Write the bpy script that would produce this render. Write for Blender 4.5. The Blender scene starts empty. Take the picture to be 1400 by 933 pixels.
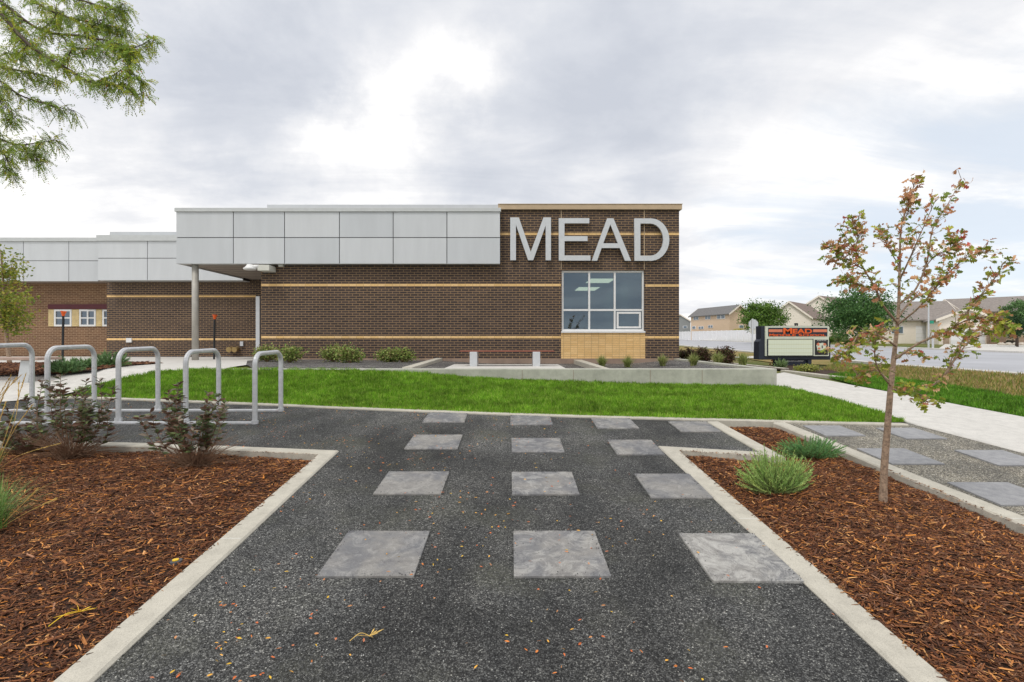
import bpy, bmesh, math, random
import numpy as np
from mathutils import Vector, Matrix, noise as mnoise
random.seed(7); rng = np.random.default_rng(11)
SC = bpy.context.scene; COL = SC.collection
F = 690.0; CZ = 1.6            # focal length in photo pixels, camera height (m)
PI = math.pi

# ------------------------------------------------------------------ terrain
_y = [-60, -3, 7.0, 8.0, 9.4, 10.5, 13, 16, 30, 130, 900]
_z = [-.2565, -.2565, .5985, .676, .742, .765, .78, .80, .95, 2.11, 2.6]
_lx = [-6, -3, -1.9, -.8, 0, .95, 2.7, 5]
_lz = [.32, .31, .275, .178, .13, .095, .04, 0]
_my = [7.4, 8.2, 9.2, 9.8, 13, 18.9, 20.5, 40]
_mz = [0, .25, .93, 1, .82, .53, .36, 0]
def zg(x, y):
    return float(np.interp(y, _y, _z) + np.interp(x, _lx, _lz)*np.interp(y, _my, _mz))
def zga(x, y):
    return np.interp(y, _y, _z) + np.interp(x, _lx, _lz)*np.interp(y, _my, _mz)
def W(px, py, d):
    return Vector(((px-700)/F*d, d, CZ+(467-py)/F*d))
def G(px, py, off=0.0):
    """point of the ground seen at a photo pixel"""
    lo, hi = .5, 400.0
    a = (px-700)/F; b = (467-py)/F
    y = lo
    step = .05
    while y < hi:
        if CZ+b*y <= zg(a*y, y)+off: break
        y += step; step *= 1.01
    l, h = y-step, y
    for _ in range(30):
        m = (l+h)/2
        if CZ+b*m <= zg(a*m, m)+off: h = m
        else: l = m
    return (a*h, h)
def X_(px, d): return (px-700)/F*d
def Z_(py, d): return CZ+(467-py)/F*d

# ------------------------------------------------------------------ node helpers
def newmat(name):
    m = bpy.data.materials.new(name); m.use_nodes = True
    nt = m.node_tree; nt.nodes.clear()
    out = nt.nodes.new('ShaderNodeOutputMaterial')
    return m, nt, out
def N(nt, t, **kw):
    n = nt.nodes.new(t)
    for k, v in kw.items():
        if k.startswith('i_'):
            key = k[2:].replace('_', ' ')
            n.inputs[key].default_value = v
        else: setattr(n, k, v)
    return n
def L(nt, a, b): nt.links.new(a, b)
def mathn(nt, op, a, b=None, c=None):
    n = nt.nodes.new('ShaderNodeMath'); n.operation = op
    for i, v in enumerate((a, b, c)):
        if v is None: continue
        if isinstance(v, (int, float)): n.inputs[i].default_value = v
        else: nt.links.new(v, n.inputs[i])
    return n.outputs[0]
def ramp(nt, fac, stops, interp='LINEAR'):
    r = nt.nodes.new('ShaderNodeValToRGB'); r.color_ramp.interpolation = interp
    el = r.color_ramp.elements
    while len(el) < len(stops): el.new(.5)
    for e, (p, c) in zip(el, stops):
        e.position = p; e.color = (c[0], c[1], c[2], 1)
    L(nt, fac, r.inputs[0]); return r.outputs[0]
def mixc(nt, fac, a, b, mode='MIX'):
    n = nt.nodes.new('ShaderNodeMix'); n.data_type = 'RGBA'; n.blend_type = mode
    for s, v in ((n.inputs[0], fac), (n.inputs[6], a), (n.inputs[7], b)):
        if isinstance(v, (int, float)): s.default_value = v
        elif isinstance(v, tuple): s.default_value = (*v, 1)
        else: L(nt, v, s)
    return n.outputs[2]
def coords(nt, scale=1, stretch=None):
    t = nt.nodes.new('ShaderNodeTexCoord')
    if stretch is None: return t.outputs['Object']
    m = nt.nodes.new('ShaderNodeMapping'); m.inputs['Scale'].default_value = stretch
    L(nt, t.outputs['Object'], m.inputs[0]); return m.outputs[0]
def noise(nt, vec, scale, detail=4, rough=.55, dist=0):
    n = nt.nodes.new('ShaderNodeTexNoise'); n.inputs['Scale'].default_value = scale
    n.inputs['Detail'].default_value = detail; n.inputs['Roughness'].default_value = rough
    n.inputs['Distortion'].default_value = dist
    L(nt, vec, n.inputs['Vector']); return n.outputs['Fac']
def bsdf(nt, out, col, rough=.6, metal=0, spec=.4, bump=None, bstr=.3, bdist=.01):
    b = nt.nodes.new('ShaderNodeBsdfPrincipled')
    if isinstance(col, tuple): b.inputs['Base Color'].default_value = (*col, 1)
    else: L(nt, col, b.inputs['Base Color'])
    if isinstance(rough, (int, float)): b.inputs['Roughness'].default_value = rough
    else: L(nt, rough, b.inputs['Roughness'])
    b.inputs['Metallic'].default_value = metal
    b.inputs['Specular IOR Level'].default_value = spec
    if bump is not None:
        bn = nt.nodes.new('ShaderNodeBump'); bn.inputs['Strength'].default_value = bstr
        bn.inputs['Distance'].default_value = bdist
        L(nt, bump, bn.inputs['Height']); L(nt, bn.outputs[0], b.inputs['Normal'])
    L(nt, b.outputs[0], out.inputs[0]); return b
def simple(name, col, rough=.6, metal=0, var=.12, nscale=6, spec=.4, bump=.1):
    m, nt, out = newmat(name)
    v = coords(nt); n = noise(nt, v, nscale, 6)
    dark = tuple(c*(1-var) for c in col); light = tuple(min(1, c*(1+var)) for c in col)
    c = ramp(nt, n, [(.3, dark), (.7, light)])
    fine = noise(nt, v, nscale*14, 3)
    bsdf(nt, out, c, rough, metal, spec, fine, bump, .003)
    return m
def brickmat(name, c1, c2, mortar, bw, rh, offset=.5, ms=.009, z0=0.0, bias=0.0):
    m, nt, out = newmat(name)
    t = nt.nodes.new('ShaderNodeTexCoord'); s = nt.nodes.new('ShaderNodeSeparateXYZ')
    L(nt, t.outputs['Object'], s.inputs[0])
    u = mathn(nt, 'ADD', s.outputs[0], s.outputs[1]); w = mathn(nt, 'SUBTRACT', s.outputs[2], z0)
    cb = nt.nodes.new('ShaderNodeCombineXYZ'); L(nt, u, cb.inputs[0]); L(nt, w, cb.inputs[1])
    br = nt.nodes.new('ShaderNodeTexBrick'); L(nt, cb.outputs[0], br.inputs['Vector'])
    br.offset = offset; br.squash = 1
    br.inputs['Color1'].default_value = (*c1, 1); br.inputs['Color2'].default_value = (*c2, 1)
    br.inputs['Mortar'].default_value = (*mortar, 1); br.inputs['Scale'].default_value = 1
    br.inputs['Mortar Size'].default_value = ms; br.inputs['Mortar Smooth'].default_value = .15
    br.inputs['Bias'].default_value = bias
    br.inputs['Brick Width'].default_value = bw; br.inputs['Row Height'].default_value = rh
    big = noise(nt, t.outputs['Object'], .8, 4); fine = noise(nt, t.outputs['Object'], 60, 3)
    c = mixc(nt, 1.0, br.outputs['Color'], ramp(nt, big, [(.3, (.86, .86, .88)), (.7, (1.12, 1.1, 1.06))]), 'MULTIPLY')
    c = mixc(nt, 1.0, c, ramp(nt, fine, [(.3, (.85, .85, .85)), (.7, (1.15, 1.15, 1.15))]), 'MULTIPLY')
    inv = mathn(nt, 'SUBTRACT', 1, br.outputs['Fac'])
    bsdf(nt, out, c, .75, 0, .3, inv, .5, .006)
    return m
def attrmat(name, rough=.6, trans=0.0, spec=.3, mult=1.0):
    m, nt, out = newmat(name)
    a = nt.nodes.new('ShaderNodeAttribute'); a.attribute_name = 'Col'
    b = bsdf(nt, out, a.outputs['Color'], rough, 0, spec)
    if trans > 0:
        t = nt.nodes.new('ShaderNodeBsdfTranslucent'); L(nt, a.outputs['Color'], t.inputs[0])
        mx = nt.nodes.new('ShaderNodeMixShader'); mx.inputs[0].default_value = trans
        L(nt, b.outputs[0], mx.inputs[1]); L(nt, t.outputs[0], mx.inputs[2]); L(nt, mx.outputs[0], out.inputs[0])
    return m
def glassmat(name, tint, refl=.25, rough=.02):
    m, nt, out = newmat(name)
    tr = nt.nodes.new('ShaderNodeBsdfTransparent'); tr.inputs[0].default_value = (*tint, 1)
    gl = nt.nodes.new('ShaderNodeBsdfGlossy'); gl.inputs['Roughness'].default_value = rough
    gl.inputs[0].default_value = (.75, .88, 1, 1)
    mx = nt.nodes.new('ShaderNodeMixShader'); mx.inputs[0].default_value = refl
    L(nt, tr.outputs[0], mx.inputs[1]); L(nt, gl.outputs[0], mx.inputs[2]); L(nt, mx.outputs[0], out.inputs[0])
    return m
def emis(name, col, s):
    m, nt, out = newmat(name)
    e = nt.nodes.new('ShaderNodeEmission'); e.inputs[0].default_value = (*col, 1); e.inputs[1].default_value = s
    L(nt, e.outputs[0], out.inputs[0]); return m

def concretemat(name, base, stain=.25, joint=None):
    m, nt, out = newmat(name); v = coords(nt)
    n1 = noise(nt, v, 1.6, 6, .6); n2 = noise(nt, v, 9, 6, .65); n3 = noise(nt, v, 160, 2)
    c = ramp(nt, n1, [(.3, tuple(x*(1-stain) for x in base)), (.62, base), (.8, tuple(min(.9, x*1.12) for x in base))])
    c = mixc(nt, .55, c, ramp(nt, n2, [(.3, tuple(x*.72 for x in base)), (.55, base), (.8, tuple(min(.9, x*1.15) for x in base))]))
    c = mixc(nt, 1.0, c, ramp(nt, n3, [(.25, (.82, .82, .82)), (.6, (1.08, 1.08, 1.08))]), 'MULTIPLY')
    vo = nt.nodes.new('ShaderNodeTexVoronoi'); vo.inputs['Scale'].default_value = 14; L(nt, v, vo.inputs['Vector'])
    pit = ramp(nt, vo.outputs['Distance'], [(.03, (.25, .24, .22)), (.06, (1, 1, 1))])
    c = mixc(nt, .8, c, pit, 'MULTIPLY')
    bsdf(nt, out, c, .8, 0, .3, n3, .25, .003)
    return m
def gravelmat(name, stops, cell=130, patch=(.6, 1.25), tintc=None):
    m, nt, out = newmat(name); v = coords(nt)
    vo = nt.nodes.new('ShaderNodeTexVoronoi'); vo.inputs['Scale'].default_value = cell; L(nt, v, vo.inputs['Vector'])
    s = nt.nodes.new('ShaderNodeSeparateColor'); L(nt, vo.outputs['Color'], s.inputs[0])
    c = ramp(nt, s.outputs[0], stops)
    edge = ramp(nt, vo.outputs['Distance'], [(.25, (1.1, 1.1, 1.1)), (.65, (.35, .35, .35))])
    c = mixc(nt, 1.0, c, edge, 'MULTIPLY')
    vs = nt.nodes.new('ShaderNodeTexVoronoi'); vs.inputs['Scale'].default_value = cell*.42; L(nt, v, vs.inputs['Vector'])
    s2 = nt.nodes.new('ShaderNodeSeparateColor'); L(nt, vs.outputs['Color'], s2.inputs[0])
    big = noise(nt, v, .9, 5, .6); big2 = noise(nt, coords(nt, 1, (1, .45, 1)), 3.2, 4, .6)
    c = mixc(nt, 1.0, c, ramp(nt, big, [(.35, (patch[0],)*3), (.65, (patch[1],)*3)]), 'MULTIPLY')
    c = mixc(nt, 1.0, c, ramp(nt, big2, [(.35, (.75, .76, .77)), (.65, (1.3, 1.28, 1.24))]), 'MULTIPLY')
    if tintc:
        big3 = noise(nt, v, 1.7, 3)
        c = mixc(nt, mathn(nt, 'MULTIPLY', mathn(nt, 'GREATER_THAN', big3, .58), .0), c, tintc)
        c = mixc(nt, ramp(nt, big3, [(.52, (0, 0, 0)), (.7, (.35, .35, .35))]), c, tintc)
    g2 = noise(nt, v, cell*.33, 3, .7)
    c = mixc(nt, 1.0, c, ramp(nt, g2, [(.34, (.62, .62, .63)), (.5, (1, 1, 1)), (.66, (1.55, 1.55, 1.52))]), 'MULTIPLY')
    h = mathn(nt, 'MULTIPLY_ADD', vo.outputs['Distance'], -1, mathn(nt, 'MULTIPLY', s.outputs[1], .6))
    bsdf(nt, out, c, .7, 0, .35, h, .9, .008)
    return m

M = {}
M['brick'] = brickmat('dark_brick', (.044, .034, .034), (.078, .057, .050), (.34, .225, .125), .216, .0713, z0=1.08, ms=.0075)
M['brick_mid'] = brickmat('dark_brick_mid', (.044, .034, .034), (.078, .057, .050), (.34, .225, .125), .216, .0713, z0=.99, ms=.0075)
M['brick_brown'] = brickmat('brown_brick', (.15, .078, .045), (.22, .12, .068), (.38, .27, .17), .216, .0713, z0=.9, ms=.009)
M['brick_yellow'] = brickmat('yellow_brick', (.72, .47, .20), (.80, .55, .26), (.42, .27, .13), .2065, .0654, offset=0, ms=.005, z0=1.075)
M['brick_band'] = brickmat('yellow_band', (.76, .50, .21), (.84, .58, .29), (.45, .29, .14), .216, .3, offset=0, ms=.005, z0=.0)
M['foundation'] = simple('foundation', (.30, .22, .17), .85, var=.2, nscale=3)
M['panel'] = simple('silver_panel', (.60, .625, .65), .45, .15, var=.035, nscale=.7, bump=.02)
def panelmat():
    m, nt, out = newmat('silver_panel'); v = coords(nt, 1, (2.2, 2.2, .35)); a = noise(nt, v, 1.3, 5, .6)
    oi = nt.nodes.new('ShaderNodeObjectInfo'); c = ramp(nt, oi.outputs['Random'], [(0, (.565, .59, .615)), (1, (.635, .655, .675))])
    c = mixc(nt, 1.0, c, ramp(nt, a, [(.3, (.95, .95, .95)), (.7, (1.04, 1.04, 1.04))]), 'MULTIPLY')
    bsdf(nt, out, c, .42, .15, .4); return m
M['panel'] = panelmat()
M['joint'] = simple('panel_joint', (.09, .09, .10), .7)
M['coping_grey'] = simple('grey_coping', (.56, .58, .58), .4, .2, var=.05)
M['coping_tan'] = simple('tan_coping', (.50, .38, .25), .45, .1, var=.08)
M['soffit'] = simple('soffit', (.33, .28, .24), .6, var=.06)
M['white'] = simple('white_paint', (.78, .78, .77), .4, var=.04)
M['kerbjoint'] = simple('kerb_joint', (.66, .65, .6), .8)
M['offwhite'] = simple('offwhite', (.66, .66, .60), .5, var=.06)
M['maroon'] = simple('maroon_paint', (.10, .018, .026), .5)
M['shutter'] = simple('cream_shutter', (.66, .52, .27), .6)
M['steel'] = simple('galvanised_steel', (.62, .63, .65), .38, .35, var=.12, nscale=25, bump=.05)
M['alu'] = simple('aluminium', (.60, .62, .64), .45, .35, var=.05, nscale=18)
M['column'] = simple('column_paint', (.42, .40, .36), .5, .1)
M['concrete'] = concretemat('concrete', (.53, .50, .425))
M['concrete_walk'] = concretemat('walk_concrete', (.62, .60, .56), .14)
M['concrete_wall'] = concretemat('wall_concrete', (.50, .50, .43), .42)
M['gravel'] = gravelmat('dark_gravel', [(0, (.028, .028, .028)), (.45, (.078, .079, .078)), (.82, (.165, .167, .163)), (.975, (.26, .26, .25)), (1, (.50, .50, .47))], 140, (.55, 1.55), tintc=(.115, .118, .085))
M['gravel_tan'] = gravelmat('tan_gravel', [(0, (.15, .135, .11)), (.5, (.34, .31, .25)), (.85, (.50, .47, .39)), (1, (.75, .72, .65))], 120, (.8, 1.15))
M['gravel_bed'] = gravelmat('bed_gravel', [(0, (.05, .05, .05)), (.5, (.14, .13, .13)), (.85, (.26, .25, .24)), (1, (.55, .53, .5))], 60, (.8, 1.2))
M['asphalt'] = simple('road', (.38, .385, .41), .55, var=.12, nscale=.6)
M['soil'] = simple('mulch_soil', (.045, .022, .013), .95, var=.5, nscale=30, bump=.8)
M['chips'] = attrmat('mulch_chips', .85)
M['stones'] = attrmat('gravel_stones', .7)
M['leaf'] = attrmat('leaves', .5, .28)
M['leaf_thin'] = attrmat('thin_leaves', .5, .5)
M['blade'] = attrmat('grass_blades', .6, .3)
M['petal'] = attrmat('fallen_leaf', .7, .1)
M['bark'] = simple('bark', (.34, .24, .17), .85, var=.45, nscale=55, bump=1.0)
M['bark_dark'] = simple('bark_dark', (.09, .065, .05), .85, var=.3, nscale=20, bump=.4)
M['twig'] = simple('twigs', (.22, .13, .08), .8, var=.3, nscale=40)
M['greentwig'] = simple('green_twigs', (.16, .20, .07), .8, var=.3, nscale=40)
M['black'] = simple('black_metal', (.02, .022, .025), .5)
M['navy'] = simple('navy_metal', (.022, .028, .045), .5, var=.2)
M['cream'] = simple('sign_cream', (.68, .72, .60), .5, var=.04)
M['lightbox'] = None
M['orange'] = simple('orange_paint', (.85, .13, .02), .5, var=.05)
M['salmon'] = simple('salmon_paint', (.72, .23, .13), .5, var=.05)
M['redflower'] = simple('red_petals', (.5, .01, .01), .6)
M['brass'] = simple('brass', (.42, .30, .13), .4, .5)
M['glass'] = glassmat('window_glass', (.42, .56, .62), .13)
M['glass_dark'] = glassmat('house_glass', (.10, .14, .16), .22)
M['room'] = simple('room_wall', (.30, .38, .44), .9, var=.05, nscale=1)
M['lamp'] = emis('ceiling_lamp', (1, .70, .42), 1.7)
M['greenlamp'] = emis('green_strip', (.45, 1, .25), 1.6)
M['tan_siding'] = simple('tan_siding', (.66, .50, .36), .7, var=.06)
M['cream_siding'] = simple('cream_siding', (.84, .77, .68), .7, var=.04)
M['grey_siding'] = simple('grey_siding', (.27, .28, .28), .7, var=.06)
M['roof_grey'] = simple('grey_shingle', (.17, .165, .165), .85, var=.2, nscale=4)
M['roof_brown'] = simple('brown_shingle', (.21, .16, .135), .85, var=.2, nscale=4)
M['roof_tan'] = simple('taupe_shingle', (.25, .22, .20), .85, var=.2, nscale=4)
M['vinyl'] = simple('white_vinyl', (.80, .80, .81), .5, var=.03, nscale=1)
M['woodfence'] = simple('brown_fence', (.18, .12, .08), .8)
M['stonewall'] = brickmat('stone_veneer', (.34, .24, .17), (.44, .33, .25), (.4, .34, .28), .35, .14)
M['benchwood'] = simple('bench_seat', (.40, .29, .24), .6, var=.15, nscale=12)
M['benchred'] = simple('bench_red', (.26, .09, .055), .6)
M['yellow'] = simple('yellow_plastic', (.85, .55, .03), .4)
M['greensign'] = simple('green_sign', (.02, .30, .20), .5)
M['rock'] = simple('pale_rock', (.5, .45, .38), .85, var=.25)

def pavermat(i, seed):
    m, nt, out = newmat('paver'); t = nt.nodes.new('ShaderNodeTexCoord')
    mp = nt.nodes.new('ShaderNodeMapping'); mp.inputs['Location'].default_value = (seed*3.1, seed*1.7, 0)
    L(nt, t.outputs['Object'], mp.inputs[0]); v = mp.outputs[0]
    a = noise(nt, v, 2.6, 3, .6, .3); b = noise(nt, v, 13, 7, .75); f = noise(nt, v, 170, 2)
    if i:   # clean blue grey slabs of the side path
        c = ramp(nt, a, [(.35, (.235, .24, .255)), (.65, (.33, .33, .345))])
        c = mixc(nt, .6, c, ramp(nt, b, [(.35, (.20, .20, .21)), (.65, (.37, .37, .37))]))
    else:
        rs_ = random.Random(seed*7); sh = rs_.uniform(-.05, .05); wm = {3: .5, 2: .2}.get(seed, rs_.uniform(.0, .25))
        c = ramp(nt, a, [(.38+sh, (.155, .157, .165)), (.47+sh, (.185, .184, .187)), (.58+sh, (.255, .245, .23))])
        c = mixc(nt, 1.0, c, ramp(nt, b, [(.35, (.74, .74, .76)), (.52, (1.0, 1.0, 1.0))]), 'MULTIPLY')
        ef = noise(nt, v, 7, 8, .8, 1.2)
        c = mixc(nt, mathn(nt, 'MULTIPLY', ramp(nt, ef, [(.50-wm*.12, (0, 0, 0)), (.60, (1, 1, 1))]), .25+wm), c, (.50, .49, .46))
        vo = nt.nodes.new('ShaderNodeTexVoronoi'); vo.inputs['Scale'].default_value = 16; L(nt, v, vo.inputs['Vector'])
        c = mixc(nt, .7, c, ramp(nt, vo.outputs['Distance'], [(.06, (.3, .3, .3)), (.11, (1, 1, 1))]), 'MULTIPLY')
    c = mixc(nt, 1.0, c, ramp(nt, f, [(.25, (.78, .78, .78)), (.6, (1.08, 1.08, 1.08))]), 'MULTIPLY')
    bsdf(nt, out, c, .65, 0, .4, f, .3, .003)
    return m

# lightbox with row lines
def lightboxmat():
    m, nt, out = newmat('letter_board'); t = nt.nodes.new('ShaderNodeTexCoord')
    s = nt.nodes.new('ShaderNodeSeparateXYZ'); L(nt, t.outputs['Object'], s.inputs[0])
    r = mathn(nt, 'FRACT', mathn(nt, 'MULTIPLY', s.outputs[2], 7.3)); ln = mathn(nt, 'GREATER_THAN', r, .86)
    q = mathn(nt, 'FRACT', mathn(nt, 'MULTIPLY', s.outputs[0], 13)); lq = mathn(nt, 'GREATER_THAN', q, .92)
    c = mixc(nt, mathn(nt, 'MULTIPLY', ln, .6), (.76, .82, .66), (.58, .60, .36))
    c = mixc(nt, mathn(nt, 'MULTIPLY', lq, .3), c, (.50, .55, .42))
    bsdf(nt, out, c, .35, 0, .5); return m
M['lightbox'] = lightboxmat()

def groundmat():
    m, nt, out = newmat('ground_grass'); v = coords(nt)
    a = noise(nt, v, .35, 5, .65); b = noise(nt, v, 14, 6, .7); c0 = noise(nt, v, 90, 3)
    c = ramp(nt, a, [(.38, (.075, .125, .022)), (.52, (.14, .15, .04)), (.62, (.24, .19, .08))])
    c = mixc(nt, 1.0, c, ramp(nt, b, [(.3, (.65, .65, .65)), (.7, (1.3, 1.3, 1.25))]), 'MULTIPLY')
    bsdf(nt, out, c, .9, 0, .15, c0, .8, .02); return m
M['ground'] = groundmat()
def turfmat():
    m, nt, out = newmat('turf'); v = coords(nt)
    a = noise(nt, v, 1.1, 5, .65); b = noise(nt, v, 40, 6, .7)
    c = ramp(nt, a, [(.35, (.07, .17, .012)), (.65, (.11, .22, .018))])
    c = mixc(nt, 1.0, c, ramp(nt, b, [(.3, (.6, .6, .6)), (.7, (1.2, 1.2, 1.2))]), 'MULTIPLY')
    bsdf(nt, out, c, .9, 0, .1, b, .8, .02); return m
M['turf'] = turfmat()
def dryturfmat():
    m, nt, out = newmat('dry_turf'); v = coords(nt)
    a = noise(nt, v, .9, 5, .65); b = noise(nt, v, 30, 6, .7)
    c = ramp(nt, a, [(.35, (.17, .17, .045)), (.5, (.28, .22, .08)), (.68, (.36, .25, .13))])
    c = mixc(nt, 1.0, c, ramp(nt, b, [(.3, (.6, .6, .6)), (.7, (1.25, 1.25, 1.25))]), 'MULTIPLY')
    bsdf(nt, out, c, .9, 0, .1, b, .8, .02); return m
M['dryturf'] = dryturfmat()
def walkmat():
    m = M['concrete_walk']; return m

# ------------------------------------------------------------------ object helpers
def tag(o, label=None, cat=None, group=None, kind=None):
    if label: o['label'] = label
    if cat: o['category'] = cat
    if group: o['group'] = group
    if kind: o['kind'] = kind
    return o
def empty(name, loc, label, cat, group=None):
    o = bpy.data.objects.new(name, None); COL.objects.link(o); o.location = loc
    o.empty_display_size = .1
    tag(o, label, cat, group); return o
def link(name, me, mat, parent=None):
    o = bpy.data.objects.new(name, me); COL.objects.link(o)
    if mat is not None: me.materials.append(mat)
    if parent is not None:
        o.parent = parent
        p = parent; mw = Matrix.Identity(4); chain = []
        while p is not None: chain.append(p); p = p.parent
        # all transforms of roots are pure translations; accumulate
        loc = Vector((0, 0, 0))
        for c in chain:
            if c.type == 'EMPTY': loc += c.location
        if parent.type == 'EMPTY':
            o.matrix_parent_inverse = Matrix.Translation(-loc)
    return o
class MB:
    def __init__(s): s.v = []; s.f = []; s.smooth = False
    def add(s, vs, fs):
        n = len(s.v); s.v += [tuple(p) for p in vs]; s.f += [tuple(i+n for i in f) for f in fs]; return s
    def box(s, x0, x1, y0, y1, z0, z1):
        return s.add([(x0,y0,z0),(x1,y0,z0),(x1,y1,z0),(x0,y1,z0),(x0,y0,z1),(x1,y0,z1),(x1,y1,z1),(x0,y1,z1)],
                     [(0,3,2,1),(4,5,6,7),(0,1,5,4),(1,2,6,5),(2,3,7,6),(3,0,4,7)])
    def obox(s, c, u, hu, v, hv, z0, z1):
        """box on oriented ground axes u, v (2d unit vectors) with half sizes"""
        P = []
        for z in (z0, z1):
            for a, b in ((-1,-1),(1,-1),(1,1),(-1,1)):
                P.append((c[0]+u[0]*hu*a+v[0]*hv*b, c[1]+u[1]*hu*a+v[1]*hv*b, z))
        return s.add(P, [(0,3,2,1),(4,5,6,7),(0,1,5,4),(1,2,6,5),(2,3,7,6),(3,0,4,7)])
    def tube(s, pts, rad, n=8, cap=True):
        pts = [Vector(p) for p in pts]
        if isinstance(rad, (int, float)): rad = [rad]*len(pts)
        rings = []; ref = None
        for i, p in enumerate(pts):
            a = pts[max(0, i-1)]; b = pts[min(len(pts)-1, i+1)]; t = (b-a)
            if t.length < 1e-9: t = Vector((0, 0, 1))
            t.normalize()
            if ref is None:
                ref = Vector((1, 0, 0)) if abs(t.x) < .8 else Vector((0, 1, 0))
            u = (ref - t*ref.dot(t)).normalized(); ref = u; w = t.cross(u)
            rings.append([p+(u*math.cos(2*PI*k/n+PI/n)+w*math.sin(2*PI*k/n+PI/n))*rad[i] for k in range(n)])
        vs = [q for r in rings for q in r]; fs = []
        for i in range(len(pts)-1):
            for k in range(n):
                k2 = (k+1) % n
                fs.append((i*n+k, i*n+k2, (i+1)*n+k2, (i+1)*n+k))
        if cap:
            fs.append(tuple(reversed(range(n)))); fs.append(tuple((len(pts)-1)*n+k for k in range(n)))
        return s.add(vs, fs)
    def prism(s, poly, axis_vec):
        """poly: list of 3d points; extrude by vector"""
        n = len(poly); a = Vector(axis_vec)
        vs = [Vector(p) for p in poly]+[Vector(p)+a for p in poly]
        fs = [tuple(range(n)), tuple(reversed(range(n, 2*n)))]+[(i, i+n, (i+1) % n+n, (i+1) % n) for i in range(n)]
        return s.add(vs, fs)
    def build(s, name, mat, parent=None, bevel=0, smooth=False):
        me = bpy.data.meshes.new(name); me.from_pydata(s.v, [], s.f)
        bm = bmesh.new(); bm.from_mesh(me); bmesh.ops.recalc_face_normals(bm, faces=bm.faces)
        if bevel:
            es = [e for e in bm.edges if len(e.link_faces) == 2 and e.calc_face_angle(0) > .5]
            bmesh.ops.bevel(bm, geom=es, offset=bevel, segments=2, affect='EDGES', profile=.6)
        bm.to_mesh(me); bm.free()
        if smooth or s.smooth:
            for p in me.polygons: p.use_smooth = True
        return link(name, me, mat, parent)
def mesh_np(name, V, Fa, C, mat, parent=None, smooth=False):
    """V (n,3); Fa list of (m,k) int arrays; C (n,3) colours"""
    me = bpy.data.meshes.new(name)
    V = np.asarray(V, dtype=np.float32)
    loops = np.concatenate([f.ravel() for f in Fa]).astype(np.int32)
    sizes = np.concatenate([np.full(len(f), f.shape[1]) for f in Fa])
    starts = np.concatenate([[0], np.cumsum(sizes)[:-1]]).astype(np.int32)
    me.vertices.add(len(V)); me.vertices.foreach_set('co', V.ravel())
    me.loops.add(len(loops)); me.loops.foreach_set('vertex_index', loops)
    me.polygons.add(len(sizes)); me.polygons.foreach_set('loop_start', starts)
    me.update(calc_edges=True)
    if C is not None:
        at = me.color_attributes.new('Col', 'FLOAT_COLOR', 'POINT')
        c4 = np.ones((len(V), 4), dtype=np.float32); c4[:, :3] = C
        at.data.foreach_set('color', c4.ravel())
    me.polygons.foreach_set('use_smooth', np.full(len(sizes), smooth))
    me.validate(); 
    return link(name, me, mat, parent)
def frame_from(T, roll):
    """orthonormal frames from direction arrays"""
    T = T/np.linalg.norm(T, axis=1, keepdims=True)
    ref = np.where(np.abs(T[:, 2:3]) < .9, np.array([[0, 0, 1.]]), np.array([[1., 0, 0]]))
    U = np.cross(ref, T); U /= np.linalg.norm(U, axis=1, keepdims=True); Wv = np.cross(T, U)
    c, s = np.cos(roll)[:, None], np.sin(roll)[:, None]
    return T, U*c+Wv*s, -U*s+Wv*c
def stamp(name, tmpl, faces, P, T, roll, SL, SW, C, mat, parent=None, SH=None):
    """copy a small template (k,3: along, side, up) to every point"""
    P = np.asarray(P, float); n = len(P); k = len(tmpl)
    T, U, Wv = frame_from(np.asarray(T, float), np.asarray(roll, float))
    SH = SW if SH is None else SH
    V = (P[:, None, :] + T[:, None, :]*(tmpl[None, :, 0:1]*np.asarray(SL)[:, None, None])
         + U[:, None, :]*(tmpl[None, :, 1:2]*np.asarray(SW)[:, None, None])
         + Wv[:, None, :]*(tmpl[None, :, 2:3]*np.asarray(SH)[:, None, None])).reshape(-1, 3)
    Fa = []
    for fk in faces:
        fk = np.asarray(fk); Fa.append((fk[None]+(np.arange(n)*k)[:, None, None]).reshape(-1, fk.shape[1]))
    Cc = np.repeat(np.asarray(C), k, axis=0)
    return mesh_np(name, V, Fa, Cc, mat, parent)
LEAF = np.array([(0,0,0),(.35,.5,.12),(.35,-.5,.12),(.7,.38,.05),(.7,-.38,.05),(1,0,-.12),(.5,0,-.02)], float)
LEAF_F = [np.array([(0,2,6),(0,6,1),(3,6,5),(6,4,5)]), np.array([(1,6,3,3)])[:, :3], np.array([(2,4,6)])]
LOBED = np.array([(0,0,0),(.12,.10,.02),(.22,.42,.10),(.34,.16,.03),(.52,.50,.14),(.60,.18,.03),(.80,.34,.06),(1,0,-.14),
                  (.80,-.34,.06),(.60,-.18,.03),(.52,-.50,.14),(.34,-.16,.03),(.22,-.42,.10),(.12,-.10,.02)], float)
LOBED_F = [np.array([(0,1,13),(1,2,3),(3,4,5),(5,6,7),(7,8,9),(9,10,11),(11,12,13),(5,7,9)]), np.array([(1,3,11,13),(3,5,9,11)])]
BLADE = np.array([(0,-.5,0),(0,.5,0),(.55,.35,.0),(.55,-.35,.0),(1,0,0)], float)
BLADE_F = [np.array([(0,1,2,3)]), np.array([(3,2,4)])]
NEEDLE = np.array([(0,-.5,0),(0,.5,0),(1,0,0)], float); NEEDLE_F = [np.array([(0,1,2)])]
CHIP = np.array([(0,-.5,0),(0,.5,0),(.1,0,.5),(1,-.4,.1),(1,.4,.0),(.9,0,.4)], float)
CHIP_F = [np.array([(0,2,1),(3,4,5)]), np.array([(0,3,5,2),(1,2,5,4),(0,1,4,3)])]
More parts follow.
